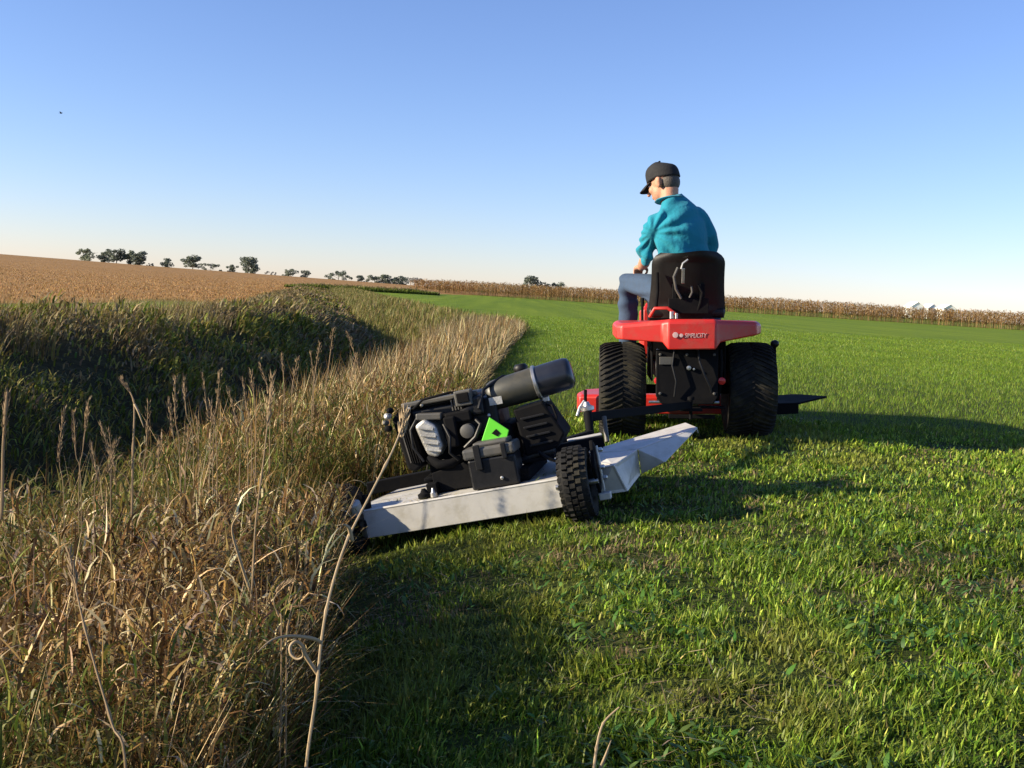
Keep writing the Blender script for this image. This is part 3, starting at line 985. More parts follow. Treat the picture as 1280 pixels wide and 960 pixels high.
# ------------------------------------------------------------------ lawn tractor
def tractor():
    T = empty('lawn_tractor'); T.matrix_world = TRM
    tag(T, 'red and black garden tractor with wide turf tyres, seen from behind', 'tractor')
    R = 0.318
    for s in (-1, 1):
        wheel(T, (s * .425, 0, R), R, .315, .155, 'turf', GPL, s)
        wheel(T, (s * .40, 1.42, .20), .20, .17, .10, 'knob', WHT, s)
    # fender deck
    f = plan_shell([(-.47, .42, .69, .775), (-.49, 0, .68, .78), (-.475, -.36, .668, .772), (-.44, -.405, .666, .772), (-.185, -.455, .650, .795),
                    (-.15, -.495, .606, .80), (.15, -.495, .606, .80), (.185, -.455, .650, .795), (.42, -.36, .692, .785), (.46, -.28, .70, .782), (.49, 0, .70, .78), (.47, .42, .69, .775)], .02)
    fo = f.build('fender', RED, T, 30, .012, 3)
    # emblem and lettering on the rear of the fender
    e = MB()
    e.lathe([(.012, 0), (.018, .002), (.018, .004), (.012, .0045)], (-.105, -.4995, .700), (0, -1, 0), 24)
    e.lathe([(.008, 0), (.012, .002), (.012, .004), (.008, .0045)], (-.068, -.4995, .697), (0, -1, 0), 24)
    e.build('emblem', LTR, T)
    cu_ = bpy.data.curves.new('lettering', 'FONT'); cu_.body = 'SIMPLICITY'; cu_.size = .040; cu_.extrude = .001; cu_.shear = .25; cu_.align_x = 'LEFT'; cu_.space_character = 0.95
    to = bpy.data.objects.new('tmp', cu_); COL.objects.link(to)
    dg = bpy.context.evaluated_depsgraph_get()
    tm = bpy.data.meshes.new_from_object(to.evaluated_get(dg)); bpy.data.objects.remove(to)
    lo = bpy.data.objects.new('lettering', tm); COL.objects.link(lo); tm.materials.clear(); tm.materials.append(LTR)
    lo.parent = T; lo.location = (-.048, -.4985, .684); lo.rotation_euler = (rad(90), 0, 0); lo.scale = (.72, 1, 1)
    # chassis and rear panel
    MB().box((0, .45, .42), (.36, 1.5, .10)).build('frame', BLK, T, 0, .008)
    rp = MB().prism([(-.215, -.36, .60), (.18, -.36, .60), (.18, -.385, .30), (.15, -.385, .25), (-.18, -.385, .25), (-.215, -.385, .30)], (0, .05, 0)).build('rear_panel', BLK, T, 0, .006)
    MB().lathe([(.014, 0), (.014, .02), (.004, .022)], (-.008, -.372, .485), (0, -1, 0), 14).build('knob', STL, rp)
    MB().lathe([(.007, 0), (.007, .02), (.003, .021)], (.024, -.374, .478), (0, -1, 0), 12).build('bolt', STL, rp)
    MB().box((-.15, -.372, .53), (.09, .012, .05)).build('decal_plate', GPL, rp, 0, .003)
    MB().lathe([(.10, -.10), (.12, -.07), (.12, .07), (.10, .10)], (0, 0, R), (1, 0, 0), 28).build('transaxle', ALU, T)
    MB().tube([(-.42, 0, R), (.42, 0, R)], .032, 14).build('rear_axle', BLK, T)
    for s in (-1, 1):
        b = MB(); b.box((s * .235, .02, .52), (.012, .56, .26)); b.build('fender_bracket', BLK, T, 0, .004)
        MB().tube([(s * .20, -.30, .60), (s * .205, -.33, .50), (s * .20, -.30, .36), (s * .19, -.25, .26)], .012, 10).build('lift_arm', STL if s < 0 else BLK, T)
        MB().lathe([(.02, 0), (.024, .004), (.024, .012), (.016, .016)], (s * .205, -.352, .40), (0, -1, 0), 14).build('reflector', LAMP, T)
    MB().box((0, -.30, .225), (.46, .10, .012)).box((0, -.42, .225), (.14, .2, .014)).build('hitch_plate', BLK, T, 0, .003)
    MB().tube([(-.26, -.36, .262), (.19, -.36, .262)], .010, 8).build('hitch_rod', STL, T)
    MB().box((.02, -.32, .165), (.30, .03, .026)).build('drawbar', BLK, T, 0, .004)
    MB().lathe([(.011, -.07), (.011, .05), (.022, .052), (.022, .07), (.01, .075)], (0, -.47, .235), (0, 0, 1), 12).build('hitch_pin', BLK, T)
    for (x, z) in ((-.19, .57), (.155, .57), (-.19, .32), (.155, .32), (-.02, .57)):
        MB().lathe([(.010, 0), (.010, .007), (.004, .010)], (x, -.362 - (.6 - z) * .08, z), (0, -1, 0), 6).build('bolt', GPL, rp)
    MB().tube([(.05, -.365, .60), (.06, -.40, .52), (.09, -.405, .44), (.13, -.39, .36), (.15, -.36, .28)], .007, 8).build('cable', PLA, T)
    MB().tube([(-.10, -.37, .60), (-.115, -.40, .50), (-.09, -.41, .40), (-.10, -.40, .30)], .006, 8).build('cable', PLA, T)
    for s in (-1, 1):
        MB().box((s * .145, -.47, .66), (.006, .04, .10)).build('seam', BLK, fo, 0)
    # hood, dash, steering
    hood = plan_shell([(-.25, .72, .50, .90), (-.26, 1.2, .46, .88), (-.24, 1.62, .42, .82), (-.12, 1.72, .42, .80), (.12, 1.72, .42, .80), (.24, 1.62, .42, .82), (.26, 1.2, .46, .88), (.25, .72, .50, .90)], .05)
    h = hood.build('hood', RED, T, 35, .01, 3)
    for s in (-1, 1):
        MB().ellipsoid((s * .15, 1.70, .66), (.055, .03, .04)).build('headlight', WHT, h)
    MB().box((0, 1.725, .55), (.30, .02, .16)).build('grille', BLK, h, 0, .004)
    MB().prism([(-.22, .70, .50), (-.22, .60, .88), (-.22, .70, .96), (-.22, .80, .92), (-.22, .80, .50)], (.44, 0, 0)).build('dashboard', PLA, T, 0, .015)
    ctr, nrm = Vector((0, .53, 1.07)), Vector((0, -.62, .78))
    a = Vector((1, 0, 0)); b = nrm.cross(a)
    sw = MB().tube([ctr + (a * math.cos(t) + b * math.sin(t)) * .175 for t in [2 * math.pi * k / 28 for k in range(28)]], .014, 10, close=True).build('steering_wheel', PLA, T)
    for k in range(3):
        t = math.pi / 2 + k * 2 * math.pi / 3
        MB().tube([ctr - nrm * .02, ctr + (a * math.cos(t) + b * math.sin(t)) * .172], [.016, .011], 8).build('spoke', PLA, sw)
    MB().tube([ctr - nrm * .01, ctr - nrm * .22], .022, 12).build('column', BLK, sw)
    for s in (-1, 1):
        MB().box((s * .36, .62, .485), (.26, .62, .02)).build('footrest', BLK, T, 0, .006)
    # seat
    seat = empty('seat', (0, 0, 0), T)
    nz, nxn = 22, 26

    def outline(z):
        t = (z - .80) / .43
        wdt = .262 - .012 * math.sin(t * 3.0) - .02 * t
        if t > .8: wdt *= math.sqrt(max(0, 1 - ((t - .8) / .2) ** 2.6 * .42))
        if t < .08: wdt *= .96
        return wdt
    v, fc = [], []
    for layer in (0, 1):
        for i in range(nz + 1):
            z = .80 + .43 * i / nz
            for k in range(nxn + 1):
                u = -1 + 2 * k / nxn
                x = u * outline(z)
                yb = -.135 - .14 * (z - .80) / .43 + .075 * abs(u) ** 2.4
                rim_ = max(abs(u) ** 8, ((z - .80) / .43) ** 12, 1 - min(1, (z - .80) / .02))
                th = .085 * (1 - .65 * rim_)
                dent = .012 * (1 - min(1, (abs(u) / .80) ** 6)) * (1 if .86 < z < 1.19 else 0)
                y = yb + (th if layer else dent)
                v.append((x, y, z + (.008 * math.sin(u * 3) if i == nz else 0)))
    M_ = (nz + 1) * (nxn + 1)
    for layer in (0, 1):
        for i in range(nz):
            for k in range(nxn):
                q = layer * M_ + i * (nxn + 1) + k
                fc.append((q, q + 1, q + nxn + 2, q + nxn + 1) if layer == 0 else (q, q + nxn + 1, q + nxn + 2, q + 1))
    rimloop = [k for k in range(nxn + 1)] + [i * (nxn + 1) + nxn for i in range(1, nz + 1)] + [nz * (nxn + 1) + k for k in range(nxn - 1, -1, -1)] + [i * (nxn + 1) for i in range(nz - 1, 0, -1)]
    for i in range(len(rimloop)):
        p, q = rimloop[i], rimloop[(i + 1) % len(rimloop)]
        fc.append((p, M_ + p, M_ + q, q))
    MB().add(v, fc).build('backrest', VIN, seat, 50)
    MB().add(*[[(-.25, -.12, .80), (.25, -.12, .80), (.25, .26, .81), (-.25, .26, .81), (-.255, -.12, .87), (.255, -.12, .87), (.25, .28, .885), (-.25, .28, .885)],
               [(3, 2, 1, 0), (4, 5, 6, 7), (0, 1, 5, 4), (1, 2, 6, 5), (2, 3, 7, 6), (3, 0, 4, 7)]]).build('cushion', VIN, seat, 0, .03, 3)
    # back hardware: springs, straps and the folding bracket
    for (pts, r_, m_) in (
            ([(-.075, -.262, 1.13), (-.100, -.262, 1.07), (-.085, -.25, .99), (-.05, -.235, .93)], .009, GPL),
            ([(.055, -.245, 1.02), (.085, -.240, .97), (.075, -.225, .90), (.055, -.215, .84)], .009, BLK),
            ([(.015, -.245, 1.01), (.02, -.245, .97), (.005, -.235, .935)], .007, GPL),
            ([(-.012, -.285, 1.18), (-.045, -.285, 1.155), (-.055, -.280, 1.12)], .008, STL),
            ([(-.205, -.215, 1.10), (-.20, -.21, .98), (-.21, -.19, .86)], .010, BLK)):
        MB().tube(pts, r_, 8).build('spring', m_, seat)
    MB().box((-.042, -.276, 1.075), (.020, .012, .10), Matrix.Rotation(rad(12), 3, 'X')).build('strap', STL, seat, 0, .003)
    MB().box((0, -.21, .88), (.26, .03, .10)).box((-.09, -.195, .95), (.03, .03, .15)).box((.09, -.195, .95), (.03, .03, .15)).build('bracket', BLK, seat, 0, .004)
    # red lift linkage beside the seat
    MB().tube([(-.25, -.19, .81), (-.22, -.23, .865), (-.14, -.24, .868), (-.085, -.24, .83)], .011, 10).build('linkage', RED, T)
    MB().tube([(-.115, -.30, .80), (-.115, -.30, .845)], .014, 10).build('linkage_bolt', STL, T)
    MB().tube([(-.085, -.31, .80), (-.085, -.31, .835)], .010, 10).build('linkage_bolt', STL, T)
    MB().tube([(-.285, .10, .78), (-.285, .12, .87), (-.283, .14, .93)], [.010, .010, .014], 10).build('lift_lever', BLK, T)
    # lever at the right rear wheel
    lv = MB().tube([(.545, .12, .33), (.605, .12, .44), (.618, .12, .50), (.612, .10, .605)], .011, 10).build('deck_lever', BLK, T)
    MB().ellipsoid((.612, .10, .622), (.030, .030, .026)).build('lever_knob', PLA, lv)
    # mid mounted mowing deck
    dk = plan_shell([(-.72, .52, .10, .23), (-.74, .75, .10, .23), (-.70, 1.0, .10, .23), (-.35, 1.16, .10, .24), (.35, 1.16, .10, .24), (.62, .98, .10, .23), (.64, .70, .10, .23), (.58, .50, .10, .23), (0, .42, .10, .24)], .018).build('mowing_deck', RED, T, 30, .008)
    MB().prism([(.62, .50, .16), (.62, .95, .17), (.90, .92, .195), (1.10, .70, .20), (.86, .52, .165)], (0, 0, .014)).prism([(.63, .50, .09), (.86, .52, .10), (.86, .52, .165), (.63, .50, .16)], (0, .02, 0)).build('discharge_chute', BLK, dk, 0, .004)
    for x in (-.64, .5):
        MB().lathe([(.02, -.025), (.05, -.022), (.055, 0), (.05, .022), (.02, .025)], (x, .47, .055), (1, 0, 0), 16).build('gauge_wheel', RUB, dk)
    for x in (-.675, .535):
        MB().tube([(x, .47, .055), (x, .47, .27)], .012, 8).build('gauge_bracket', BLK, dk)
    return T


# ------------------------------------------------------------------ trailing mower
def mower():
    W = empty('trailing_mower'); W.matrix_world = MWM
    tag(W, 'silver decked pull behind mower with black engine tilted on the ditch bank', 'mower')
    R = .160
    for (x, y, s) in ((.075, 0, 1), (-.99, .03, -1)):
        wheel(W, (x, y, R), R, .125, .075, 'knob', BLK, s)
    # pressed steel deck: skirt panels and top plate as separate sheets
    dk = empty('deck', (0, 0, 0), W)
    zt_, zb_ = .19, .070

    def plate(name, pts, thick, m=SIL, bev=.004):
        p = [Vector(q) for q in pts]
        n = (p[1] - p[0]).cross(p[2] - p[0]).normalized() * thick
        return MB().prism(p, -n).build(name, m, dk, 0, bev)
    plate('top_plate', [(-.885, .008, zt_), (-.004, .008, zt_), (.030, .20, zt_), (.225, .125, zt_ + .006), (.306, .515, zt_ + .010), (.30, .90, zt_ + .004), (-.10, 1.02, zt_), (-.62, .98, zt_), (-.90, .70, zt_), (-.955, .30, zt_), (-.945, .08, zt_)], .004)
    plate('rear_panel', [(-.89, 0, zb_), (0, 0, zb_), (0, 0, zt_ + .002), (-.89, 0, zt_ + .002)], .005)
    MB().tube([(-.888, .004, zt_ + .002), (-.002, .004, zt_ + .002)], .0065, 8).build('rolled_edge', SIL, dk)
    plate('corner_panel', [(-.950, .075, zb_), (-.893, 0, zb_), (-.893, 0, zt_), (-.950, .075, zt_)], .005)
    plate('side_panel', [(-.965, .30, zb_), (-.953, .078, zb_), (-.953, .078, zt_), (-.965, .30, zt_)], .005)
    plate('side_panel', [(-.91, .70, zb_), (-.966, .304, zb_), (-.966, .304, zt_), (-.91, .70, zt_)], .005)
    plate('front_panel', [(-.63, .985, zb_), (-.911, .703, zb_), (-.911, .703, zt_), (-.63, .985, zt_)], .005)
    plate('front_panel', [(-.10, 1.025, zb_), (-.628, .988, zb_), (-.628, .988, zt_), (-.10, 1.025, zt_)], .005)
    # flared discharge hood at the right
    plate('hood_rear', [(.030, .205, zb_), (.135, .165, zb_), (.135, .165, zt_), (.030, .205, zt_)], .005)
    plate('hood_rear', [(.138, .162, zb_), (.258, .196, .063), (.228, .118, .197), (.138, .158, zt_)], .005)
    plate('hood_side', [(.260, .198, .063), (.295, .590, .072), (.308, .517, .201), (.230, .119, .198)], .005)
    plate('hood_gusset', [(.297, .590, .072), (.426, .487, .126), (.310, .517, .200)], .005)
    plate('hood_flap', [(.309, .516, .2015), (.428, .488, .127), (.594, .735, .230)], .005)
    plate('hood_top', [(.309, .519, .2035), (.594, .738, .232), (.535, .907, .249), (.135, .66, .225), (.136, .50, .222)], .004)
    plate('hood_front', [(.592, .745, .228), (.594, .746, .205), (.535, .905, .222), (.535, .905, .246)], .004)
    plate('hood_top', [(.134, .50, .221), (.060, .48, .196), (.228, .122, .199), (.306, .516, .203)], .004)
    # black carrying frame
    def bar(name, a, b, s, m=BLK, parent=W):
        a, b = Vector(a), Vector(b); d = b - a
        q = d.to_track_quat('X', 'Z').to_matrix()
        return MB().box((a + b) / 2, (d.length, s[0], s[1]), q).build(name, m, parent, 0, .004)
    bar('frame_bar', (-1.02, .475, .235), (.13, .76, .240), (.055, .060))
    bar('frame_bar', (-.60, .13, .222), (-.60, .52, .225), (.05, .055))
    bar('frame_bar', (-.17, .12, .222), (-.17, .64, .225), (.05, .055))
    bar('cap_plate', (-.045, .745, .275), (.125, .775, .276), (.065, .010), SIL)
    bar('engine_mount', (-.66, .33, .262), (-.06, .40, .262), (.30, .016))
    MB().prism([(-.60, .17, .20), (-.40, .17, .20), (-.40, .17, .275), (-.44, .17, .315), (-.60, .17, .290)], (0, .012, 0)).build('mount_plate', BLK, W, 0, .004)
    # wheel carriers
    br = MB().prism([(.150, .03, .10), (.150, .10, .14), (.150, .12, .30), (.150, .05, .33), (.150, -.03, .22)], (.016, 0, 0)).build('wheel_bracket', BLK, W, 0, .004)
    MB().prism([(.172, .06, .095), (.172, .09, .22), (.172, .08, .30), (.172, .055, .30), (.172, .045, .20)], (.008, 0, 0)).build('adjuster', SIL, br, 0, .003)
    MB().box((.178, .04, .085), (.05, .05, .03)).build('adjuster_foot', SIL, br, 0, .004)
    for (y, z) in ((.07, .28), (.06, .16), (.03, .21)):
        MB().lathe([(.011, 0), (.011, .014), (.005, .018)], (.182, y, z), (1, 0, 0), 6).build('bolt', STL, br)
    MB().tube([(-.02, 0, R), (.165, 0, R)], .012, 10).build('axle', STL, W)
    MB().tube([(-1.06, .03, R), (-.90, .03, R)], .012, 10).build('axle', STL, W)
    bl = MB().prism([(-.90, -.01, .12), (-.90, .09, .12), (-.90, .12, .25), (-.90, .04, .26)], (.014, 0, 0)).build('wheel_bracket', BLK, W, 0, .004)
    MB().lathe([(.03, 0), (.03, .05), (.018, .06)], (-.925, .01, .19), (0, -.5, 1), 14).build('caster_cap', SIL, bl)
    # pulleys and grit on the top plate
    for (x, y, r_) in ((-.63, .10, .030), (-.58, .075, .016)):
        MB().lathe([(r_ * .5, 0), (r_, .004), (r_, .022), (r_ * .6, .028), (r_ * .3, .045)], (x, y, zt_ + .001), (0, 0, 1), 16).build('spindle_bolt', BLK if r_ > .02 else STL, W)
    # engine
    E_ = empty('engine', (0, 0, 0), W)
    MB().box((-.42, .40, .36), (.42, .30, .18)).build('block', BLK, E_, 0, .02, 3)
    MB().box((-.47, .38, .50), (.42, .28, .17)).box((-.52, .36, .60), (.36, .22, .035)).build('blower_housing', PLA, E_, 0, .025, 3)
    MB().box((-.515, .235, .612), (.36, .03, .022)).build('top_rail', GPL, E_, 0, .006)
    side = MB().prism([(-.745, .20, .56), (-.70, .20, .60), (-.655, .20, .585), (-.635, .20, .33), (-.68, .20, .305), (-.715, .20, .32)], (0, .34, 0)).build('side_shroud', BLK, E_, 0, .012, 3)
    for k in range(5):
        MB().box((-.70 + .011 * k, .192, .45 - .002 * k), (.005, .012, .20), Matrix.Rotation(rad(-6), 3, 'Y')).build('fin', GPL if k == 0 else BLK, side, 0)
    for (x, z, r_, m_) in ((-.752, .575, .014, ALU), (-.735, .600, .013, BLK), (-.766, .548, .011, GPL), (-.760, .520, .015, BLK)):
        MB().lathe([(r_ * .4, 0), (r_, .006), (r_, .03), (r_ * .5, .036)], (x, .205, z), (-.3, -1, .2), 12).build('governor_spring', m_, E_)
    hd_ = MB()
    hd_.prism([(-.635, .16, .515), (-.585, .16, .540), (-.535, .16, .50), (-.520, .16, .40), (-.555, .16, .355), (-.600, .16, .375), (-.615, .16, .43)], (0, .16, 0))
    hd = hd_.build('cylinder_head', ALU, E_, 0, .014, 3)
    for k in range(4):
        MB().box((-.580 + .006 * k, .152, .495 - .034 * k), (.072, .014, .010), Matrix.Rotation(rad(14), 3, 'Y')).build('fin', ALU, hd, 0, .002)
    MB().box((-.565, .20, .545), (.12, .05, .03), Matrix.Rotation(rad(8), 3, 'Y')).build('heat_shield', GPL, E_, 0, .006)
    MB().tube([(-.60, .19, .36), (-.56, .17, .325), (-.50, .17, .318), (-.46, .20, .33)], .022, 12).build('exhaust_pipe', BLK, E_)
    MB().box((-.470, .19, .46), (.055, .06, .14)).box((-.43, .20, .52), (.12, .05, .05)).build('carburettor', BLK, E_, 0, .008)
    MB().lathe([(.02, 0), (.032, .01), (.032, .05), (.018, .055)], (-.395, .20, .452), (0, -1, 0), 16).build('oil_filter', GPL, E_)
    bx = MB().box((-.392, .205, .600), (.080, .05, .070)).build('control_box', GPL, E_, 0, .006)
    MB().box((-.392, .178, .602), (.056, .008, .044)).build('window', BLK, bx, 0, .003)
    MB().box((-.34, .22, .555), (.06, .06, .09)).build('intake_elbow', PLA, E_, 0, .015, 3)
    # big air cleaner canister
    ac = empty('air_cleaner', (0, 0, 0), E_)
    ax = Vector((.41, 0.02, .045)); c0 = Vector((-.290, .30, .580))
    MB().lathe([(.020, -.012), (.050, -.010), (.060, .000), (.068, .018), (.072, .12), (.074, .215)], c0, ax, 36).build('housing', OLV, ac, 50)
    d = ax.normalized()
    MB().lathe([(.072, .212), (.080, .216), (.080, .228), (.074, .232)], c0, ax, 36).build('clamp_band', STL, ac)
    MB().lathe([(.073, .230), (.074, .29), (.073, .365), (.067, .382), (.050, .392), (.001, .394)], c0, ax, 36).build('end_cap', CAN, ac, 50)
    MB().box(c0 + d * .25 + Vector((0, 0, -.085)), (.03, .03, .025)).build('latch', STL, ac, 0, .004)
    MB().lathe([(.022, 0), (.032, .01), (.034, .03), (.026, .04), (.022, .044)], (-.150, .42, .655), (0, 0, 1), 18).tube([(-.15, .42, .55), (-.15, .42, .66)], .018, 12).build('fuel_cap', PLA, E_, 50)
    # muffler guard under the canister
    mg = MB().prism([(-.19, .24, .505), (-.05, .24, .52), (.025, .24, .36), (-.02, .24, .30), (-.17, .24, .285)], (0, .24, 0)).build('muffler_guard', BLK, E_, 0, .010)
    for k in range(4):
        MB().box((-.105 + .006 * k, .233, .46 - .042 * k), (.11, .008, .010), Matrix.Rotation(rad(-3), 3, 'Y')).build('louvre', PLA, mg, 0, .002)
    MB().tube([(-.06, .30, .505), (-.01, .26, .49), (.0, .255, .44), (-.01, .25, .40)], .006, 8).build('throttle_cable', BLK, E_)
    MB().tube([(-.64, .22, .59), (-.58, .19, .625), (-.45, .20, .635), (-.40, .22, .62)], .006, 8).build('ignition_lead', BLK, E_)
    for (pts, r_) in (([(-.36, .20, .50), (-.33, .165, .47), (-.36, .15, .42), (-.42, .16, .38)], .009),
                      ([(-.50, .17, .50), (-.475, .145, .44), (-.49, .145, .37), (-.46, .16, .33)], .007),
                      ([(-.17, .42, .64), (-.22, .30, .66), (-.30, .22, .62), (-.33, .18, .54)], .008),
                      ([(-.62, .19, .55), (-.655, .165, .50), (-.66, .165, .42), (-.62, .16, .35)], .006),
                      ([(-.10, .20, .30), (-.05, .14, .27), (.0, .16, .24), (.03, .30, .245)], .008)):
        MB().tube(pts, r_, 8).build('hose', PLA, E_)
    MB().tube([(-.335, .25, .555), (-.37, .215, .545), (-.41, .205, .525)], [.034, .030, .026], 14).build('intake_hose', PLA, E_, 60)
    for k in range(7):
        MB().box((-.46 + .0135 * k, .232, .575), (.006, .012, .05)).build('cooling_fin', GPL, E_, 0)
    for (x, y, z) in ((-.66, .232, .595), (-.60, .232, .60), (-.36, .232, .585), (-.30, .235, .50), (-.66, .235, .47), (-.42, .235, .43), (-.55, .235, .33), (-.31, .235, .33)):
        MB().lathe([(.009, 0), (.009, .008), (.004, .011)], (x, y, z), (0, -1, 0), 6).build('bolt', STL, E_)
    MB().box((-.255, .222, .56), (.06, .004, .035)).build('data_plate', ALU, E_, 0)
    # green plate
    pts = [(-.345, .148, .385), (-.282, .148, .497), (-.205, .148, .425), (-.222, .148, .388)]
    MB().prism(pts, (0, .006, 0)).build('green_tag', GRN, E_, 0, .003)
    MB().prism([(-.285, .1455, .424), (-.262, .1455, .440), (-.246, .1455, .418), (-.262, .1455, .406)], (0, .004, 0)).build('tag_opening', BLK, E_, 0)
    # battery box on the rear of the deck
    bb = MB().box((-.290, .130, .262), (.215, .15, .135)).build('battery_box', PLA, W, 0, .010, 2)
    MB().box((-.295, .130, .355), (.235, .165, .048)).build('lid', GPL, bb, 0, .012, 3)
    MB().box((-.345, .046, .338), (.030, .012, .11)).build('strap', PLA, bb, 0, .003)
    MB().box((-.225, .046, .350), (.022, .012, .07)).build('strap', PLA, bb, 0, .003)
    MB().box((-.285, .130, .388), (.16, .12, .022)).build('lid_step', GPL, bb, 0, .010, 3)
    MB().lathe([(.008, 0), (.008, .008), (.003, .010)], (-.255, .054, .232), (0, -1, 0), 8).build('bolt', STL, bb)
    # cut grass lying on the deck
    n = 900
    lx = np.where(rng.random(n) < .6, rng.uniform(-.88, -.45, n), rng.uniform(-.15, .02, n)); ly = rng.uniform(.03, .45, n) ** 1.2
    k = fbm(lx, ly, .12, 19) > .48
    lx, ly = lx[k], ly[k]; n = len(lx)
    cl = leaf_mesh('clippings', [blade_arrays(np.stack([lx, ly, np.full(n, zt_ + .003)], -1), rng.uniform(.015, .06, n), rng.uniform(.002, .005, n), rng.uniform(0, 6.28, n), rng.uniform(-.1, .3, n),
                    pick([(.34, .27, .13), (.20, .20, .06), (.42, .35, .2), (.12, .15, .03)], n), 2, up=rng.uniform(1.3, 1.55, n))], M_LAWN, W)
    cl['kind'] = 'stuff'
    # tongue: upright swivel post and bar out to the tractor's hitch
    inv = MWM.inverted() @ TRM
    hp = inv @ Vector((-.02, -.47, .252))
    post = MB().tube([(.040, .95, .20), (.038, 1.10, .385)], .022, 14).build('swivel_post', BLK, W)
    MB().lathe([(.030, 0), (.036, .006), (.036, .022), (.02, .03), (.012, .05)], (.038, 1.10, .375), (0, 0, 1), 14).build('swivel_cap', STL, post)
    MB().tube([(-.02, 1.09, .36), (.0, 1.10, .40), (.03, 1.11, .43)], .010, 8).build('grip_pin', STL, post)
    bar('tongue_bar', (.03, 1.08, .345), hp, (.045, .05))
    bar('tongue_bar', (-.20, .62, .255), (.045, 1.0, .258), (.05, .05))
    MB().tube([(.11, 1.08, .20), (.112, 1.13, .33)], .013, 10).build('jack_leg', GPL, W)
    return W


